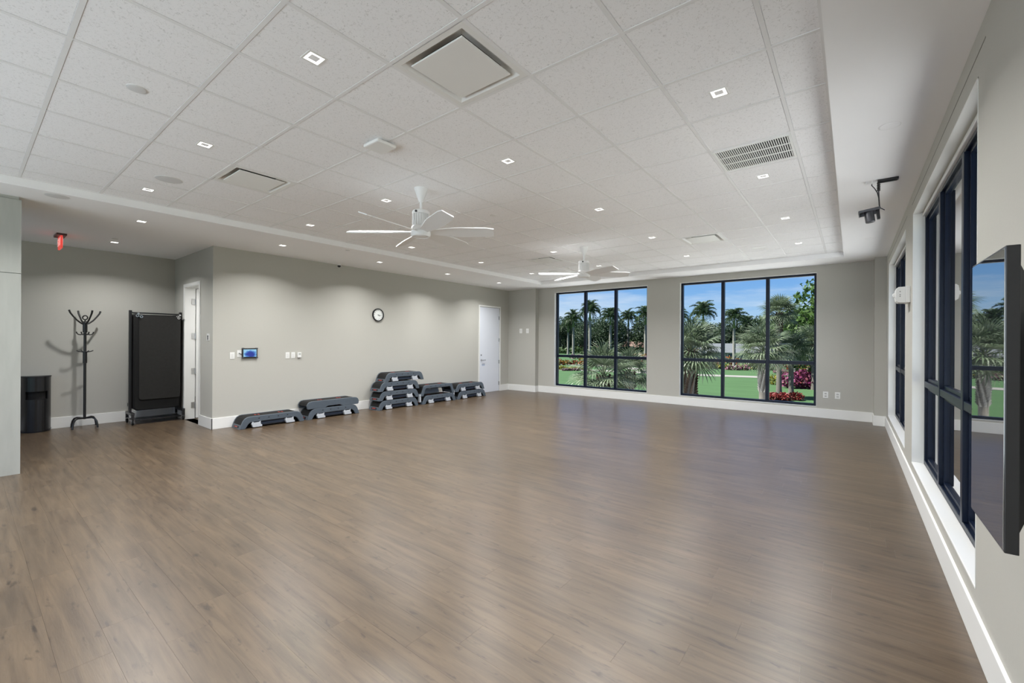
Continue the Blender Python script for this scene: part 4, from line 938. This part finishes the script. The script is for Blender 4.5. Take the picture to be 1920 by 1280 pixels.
used = set()
TL = []
def tree(src, x, y, s, label, sz=None, rz=0.0):
    o = src if src.name not in used else copy_tree(src); used.add(src.name)
    o.location = (x, y, GZ); o.scale = (s, s, sz or s); o.rotation_euler = (0, 0, rz); tag(o, label, 'tree', 'trees beyond the golf course'); return o
r = random.Random(4)
# behind the left back window: sight lines from x/y = -0.70 to -0.38
k = 0
posw = ['far left', 'left', 'centre left', 'centre', 'centre right', 'right', 'far right']
o2 = ['zeroth', 'first', 'second', 'third', 'fourth', 'fifth', 'sixth', 'seventh', 'eighth', 'ninth', 'tenth', 'eleventh', 'twelfth', 'thirteenth', 'fourteenth', 'fifteenth']; kk = 0
for q in range(14):
    f = q / 13; sl = -0.69 + 0.31 * f; y = 165 + (q % 3) * 14; s = [1.5, 1.85, 1.65, 1.8][q % 4]
    if q in (11, 12): continue
    kk += 1
    tree(trA if q % 2 else trB, sl * y, y, s, 'dark green tree behind the palms, %s from the left in the left back window' % o2[kk], rz=q * 1.3)
for q in range(3): tree(trC, (-0.425 + q * 0.016) * 236, 236, 1.15, 'bright green tree behind the houses, left back window, %s' % ['left', 'middle', 'right'][q], rz=q)
for q in range(15):
    f = q / 14; sl = -0.33 + 0.29 * f; y = 150 + (q % 3) * 12; s = [1.4, 1.2, 1.3][q % 3]
    tree(trA if q % 2 else trB, sl * y, y, s, 'dark green treeline tree, %s from the left in the right back window' % o2[q + 1], rz=q * 2.1, sz=s * 1.05)
tree(trC, -2.4, 62, 1.35, 'bright green tree at the upper right of the right back window', sz=1.5)
tree(trA, -0.5, 110, 1.7, 'dark tree behind the bright green tree, right back window')
tree(trB, 7.0, 60, 1.2, 'tree seen through the large right window, nearer one'); tree(trA, 14, 95, 1.6, 'tree seen through the large right window, farther one')

# --- houses
def house(x, y, wx, wy, h, roof, wallm, label, rz=0.0):
    t = empty('house', (x, y, GZ), rz); tag(t, label, 'house')
    MB().box(-wx / 2, wx / 2, -wy / 2, wy / 2, 0, h).build('walls', wallm, t)
    e = 0.8; a, b = wx / 2 + e, wy / 2 + e; rr = max(0.5, a - b)
    MB().add([(-a, -b, h), (a, -b, h), (a, b, h), (-a, b, h), (-rr, 0, h + 2.4), (rr, 0, h + 2.4)], [(0, 1, 5, 4), (1, 2, 5), (2, 3, 4, 5), (3, 0, 4), (0, 3, 2, 1)]).build('roof', roof, t)
    for k in range(3):
        cx = -wx / 2 + (k + 0.5) * wx / 3; f = MB().box(cx - 0.9, cx + 0.9, -wy / 2 - 0.06, -wy / 2 + 0.02, 0.8, 2.3).build('window', M_plastic, t)
        MB().box(cx - 0.8, cx + 0.8, -wy / 2 - 0.08, -wy / 2 - 0.05, 0.9, 2.2).build('pane', M_blue, f)
M_hw = mat('house_stucco', oc((0.72, 0.70, 0.66)), 0.9, noise=(1, 0.05, I3)); M_roof = mat('clay_tile_roof', oc((0.42, 0.25, 0.19)), 0.9, noise=(3, 0.15, I3)); M_roofg = mat('grey_roof', oc((0.22, 0.24, 0.27)), 0.8, noise=(2, 0.1, I3))
house(-89.5, 216, 17, 10, 2.9, M_roof, M_hw, 'white house with clay tile roof behind the lone royal palm', 0.35)
house(-76, 202, 12, 9, 2.6, M_roof, M_hw, 'smaller white house at the right edge, left back window', 0.35)
house(-100, 190, 9, 7, 2.6, M_roof, M_hw, 'small house glimpsed between the palms of the left back window', 0.3)
house(-25, 128, 20, 8, 2.4, M_roofg, M_hw, 'low house with grey roof under the treeline, right back window', 0.1)

# --- flower beds and bushes
def patch(name, x0, y0, x1, y1, depth, h, cols, label, cat, dens=1.0, size=0.22, kind=None, mn=None):
    """a run of planting from (x0,y0) to (x1,y1): leaf-covered mounds"""
    m = island_mat(mn or (label.replace(' ', '_')[:40]), [oc(c) for c in cols], 0.6, 0.2); mb = MB(); Ln = math.hypot(x1 - x0, y1 - y0); k = max(1, int(Ln / (h * 1.1)))
    r = random.Random(label)
    for i in range(k):
        s = (i + 0.5) / k; hh = h * r.uniform(0.75, 1.15)
        for jd in range(max(1, int(depth / (h * 1.6)))):
            dd = (jd + 0.5) / max(1, int(depth / (h * 1.6))) - 0.5
            nx, ny = -(y1 - y0) / Ln, (x1 - x0) / Ln
            leaf_quads(mb, (x0 + (x1 - x0) * s + nx * dd * depth, y0 + (y1 - y0) * s + ny * dd * depth, GZ + hh * 0.45), (h * 0.8, h * 0.8, hh * 0.55), int(110 * dens), size, seed=r.random(), up=0.8)
    o = mb.build(name, m); return tag(o, label, cat, kind=kind)
OR = [(0.55, 0.13, 0.03), (0.60, 0.30, 0.04), (0.16, 0.26, 0.05), (0.45, 0.07, 0.05)]
YE = [(0.60, 0.50, 0.05), (0.50, 0.48, 0.06), (0.25, 0.34, 0.06)]
PK = [(0.75, 0.30, 0.45), (0.80, 0.62, 0.66), (0.55, 0.16, 0.30), (0.20, 0.30, 0.10)]
MG = [(0.50, 0.07, 0.26), (0.36, 0.035, 0.20), (0.62, 0.16, 0.36), (0.22, 0.03, 0.08), (0.46, 0.10, 0.12)]
RD = [(0.50, 0.05, 0.05), (0.62, 0.12, 0.10), (0.35, 0.03, 0.04), (0.40, 0.12, 0.10)]
GR = [(0.05, 0.13, 0.04), (0.09, 0.18, 0.05), (0.14, 0.22, 0.06)]
S = 'stuff'
patch('flower_bed', -50.5, 79, -44.5, 82.5, 4, 1.5, OR, 'orange and red croton bed at left of the left back window', 'flower bed', kind=S, size=0.3)
patch('hedge', -42, 65.5, -37.2, 68.5, 1.6, 0.75, YE, 'low clipped yellow hedge at left of the left back window', 'hedge', kind=S)
patch('flower_bed', -39.3, 64.3, -37.0, 66.3, 1.2, 0.4, PK, 'pink flowers in front of the yellow hedge', 'flower bed', kind=S)
patch('flower_bed', -66, 112, -44, 122, 5, 1.6, PK, 'long pink and white flower bed across the left back window', 'flower bed', kind=S, size=0.35)
patch('flower_bed', -56, 100, -44, 106, 3, 1.0, YE, 'yellow flower strip below the pink bed', 'flower bed', kind=S, size=0.3)
patch('flower_bed', -52, 126, -36, 132, 4, 2.0, OR, 'orange bush row behind the pink bed, left back window', 'flower bed', kind=S, size=0.4)
patch('flower_bed', -42, 103, -36, 106.5, 4, 1.8, OR, 'orange red bushes at right of the left back window', 'flower bed', kind=S, size=0.35)
patch('flower_bed', -38, 92, -34, 95, 2.5, 0.8, YE, 'yellow flowers at right of the left back window', 'flower bed', kind=S, size=0.25)
patch('hedge', -120, 150, -62, 168, 6, 3.2, GR, 'long dark green hedge behind the royal palms', 'hedge', kind=S, size=0.6)
patch('flower_bed', -31, 97, -9, 106, 5, 2.0, OR, 'orange and green croton bed across the right back window', 'flower bed', kind=S, size=0.35)
patch('flower_bed', -28, 88, -11.5, 93, 3, 0.9, YE, 'yellow flower strip in front of the croton bed', 'flower bed', kind=S, size=0.25)
patch('flower_bed', -18.2, 87, -14.6, 88.5, 2, 1.1, PK, 'white and pink flowers around the slim royal palm', 'flower bed', kind=S, size=0.25)
patch('flower_bed', -27.5, 94, -23, 96, 2, 1.1, PK, 'pink flowers at the left of the right back window', 'flower bed', kind=S, size=0.25)
patch('hedge', -45, 135, -2, 150, 5, 2.6, GR, 'dark green hedge under the treeline, right back window', 'hedge', kind=S, size=0.55)
patch('flower_bed', -11, 92, -3.5, 96, 3, 1.8, OR, 'orange bushes above the magenta ones', 'flower bed', kind=S, size=0.3)
patch('flower_bed', -10, 82, -3, 84.5, 2, 0.9, PK, 'pale pink flowers above the magenta bushes', 'flower bed', kind=S, size=0.25)
for i, (x, y, s, lb) in enumerate([(-5.3, 57.0, 1.25, 'magenta leafy bush, leftmost of the three'), (-4.3, 57.6, 1.4, 'magenta leafy bush, middle of the three'), (-3.15, 57.4, 1.3, 'magenta leafy bush, rightmost of the three')]):
    mb = leaf_quads(MB(), (0, 0, s * 0.72), (s * 0.85, s, s * 0.85), 420, 0.2, seed=i + 50, up=0.5)
    o = mb.build('magenta_bush', island_mat('magenta_leaf', [oc(c) for c in MG], 0.5, 0.2), None, (x, y, GZ)); tag(o, lb, 'bush', 'magenta bushes by the lawn')
o = leaf_quads(MB(), (0, 0, 0.55), (0.8, 0.8, 0.75), 240, 0.16, seed=70, up=0.6).build('yellow_bush', island_mat('yellow_leaf', [oc(c) for c in YE], 0.5, 0.2), None, (-7.3, 60.5, GZ)); tag(o, 'small yellow bush left of the magenta bushes', 'bush')
for i, (x, y, lb) in enumerate([(-5.4, 43.9, 'low red bush, leftmost under the tall fan palm'), (-4.6, 44.2, 'low red bush, middle one under the tall fan palm'), (-3.8, 45.2, 'low red bush, rightmost under the tall fan palm')]):
    o = leaf_quads(MB(), (0, 0, 0.32), (0.62, 0.6, 0.42), 260, 0.14, seed=i + 80, up=0.8).build('red_bush', island_mat('red_leaf', [oc(c) for c in RD], 0.5, 0.2), None, (x, y, GZ)); tag(o, lb, 'bush', 'red bushes by the lawn')
patch('hedge', 1.9, 13.2, 4.8, 14.0, 1.6, 3.2, GR, 'tall green hedge just outside the large right window', 'hedge', kind=S, size=0.16, dens=6)
# right terrace seen through the windows; back part added unseen to bounce sun indoors
struct('terrace_and_bounce', MB().box(0.8, 26, -12, 34, GZ - 0.1, GZ + 0.03).box(-32, 0.8, 11.2, 34, GZ - 0.1, GZ + 0.03), M_patio_bounce)
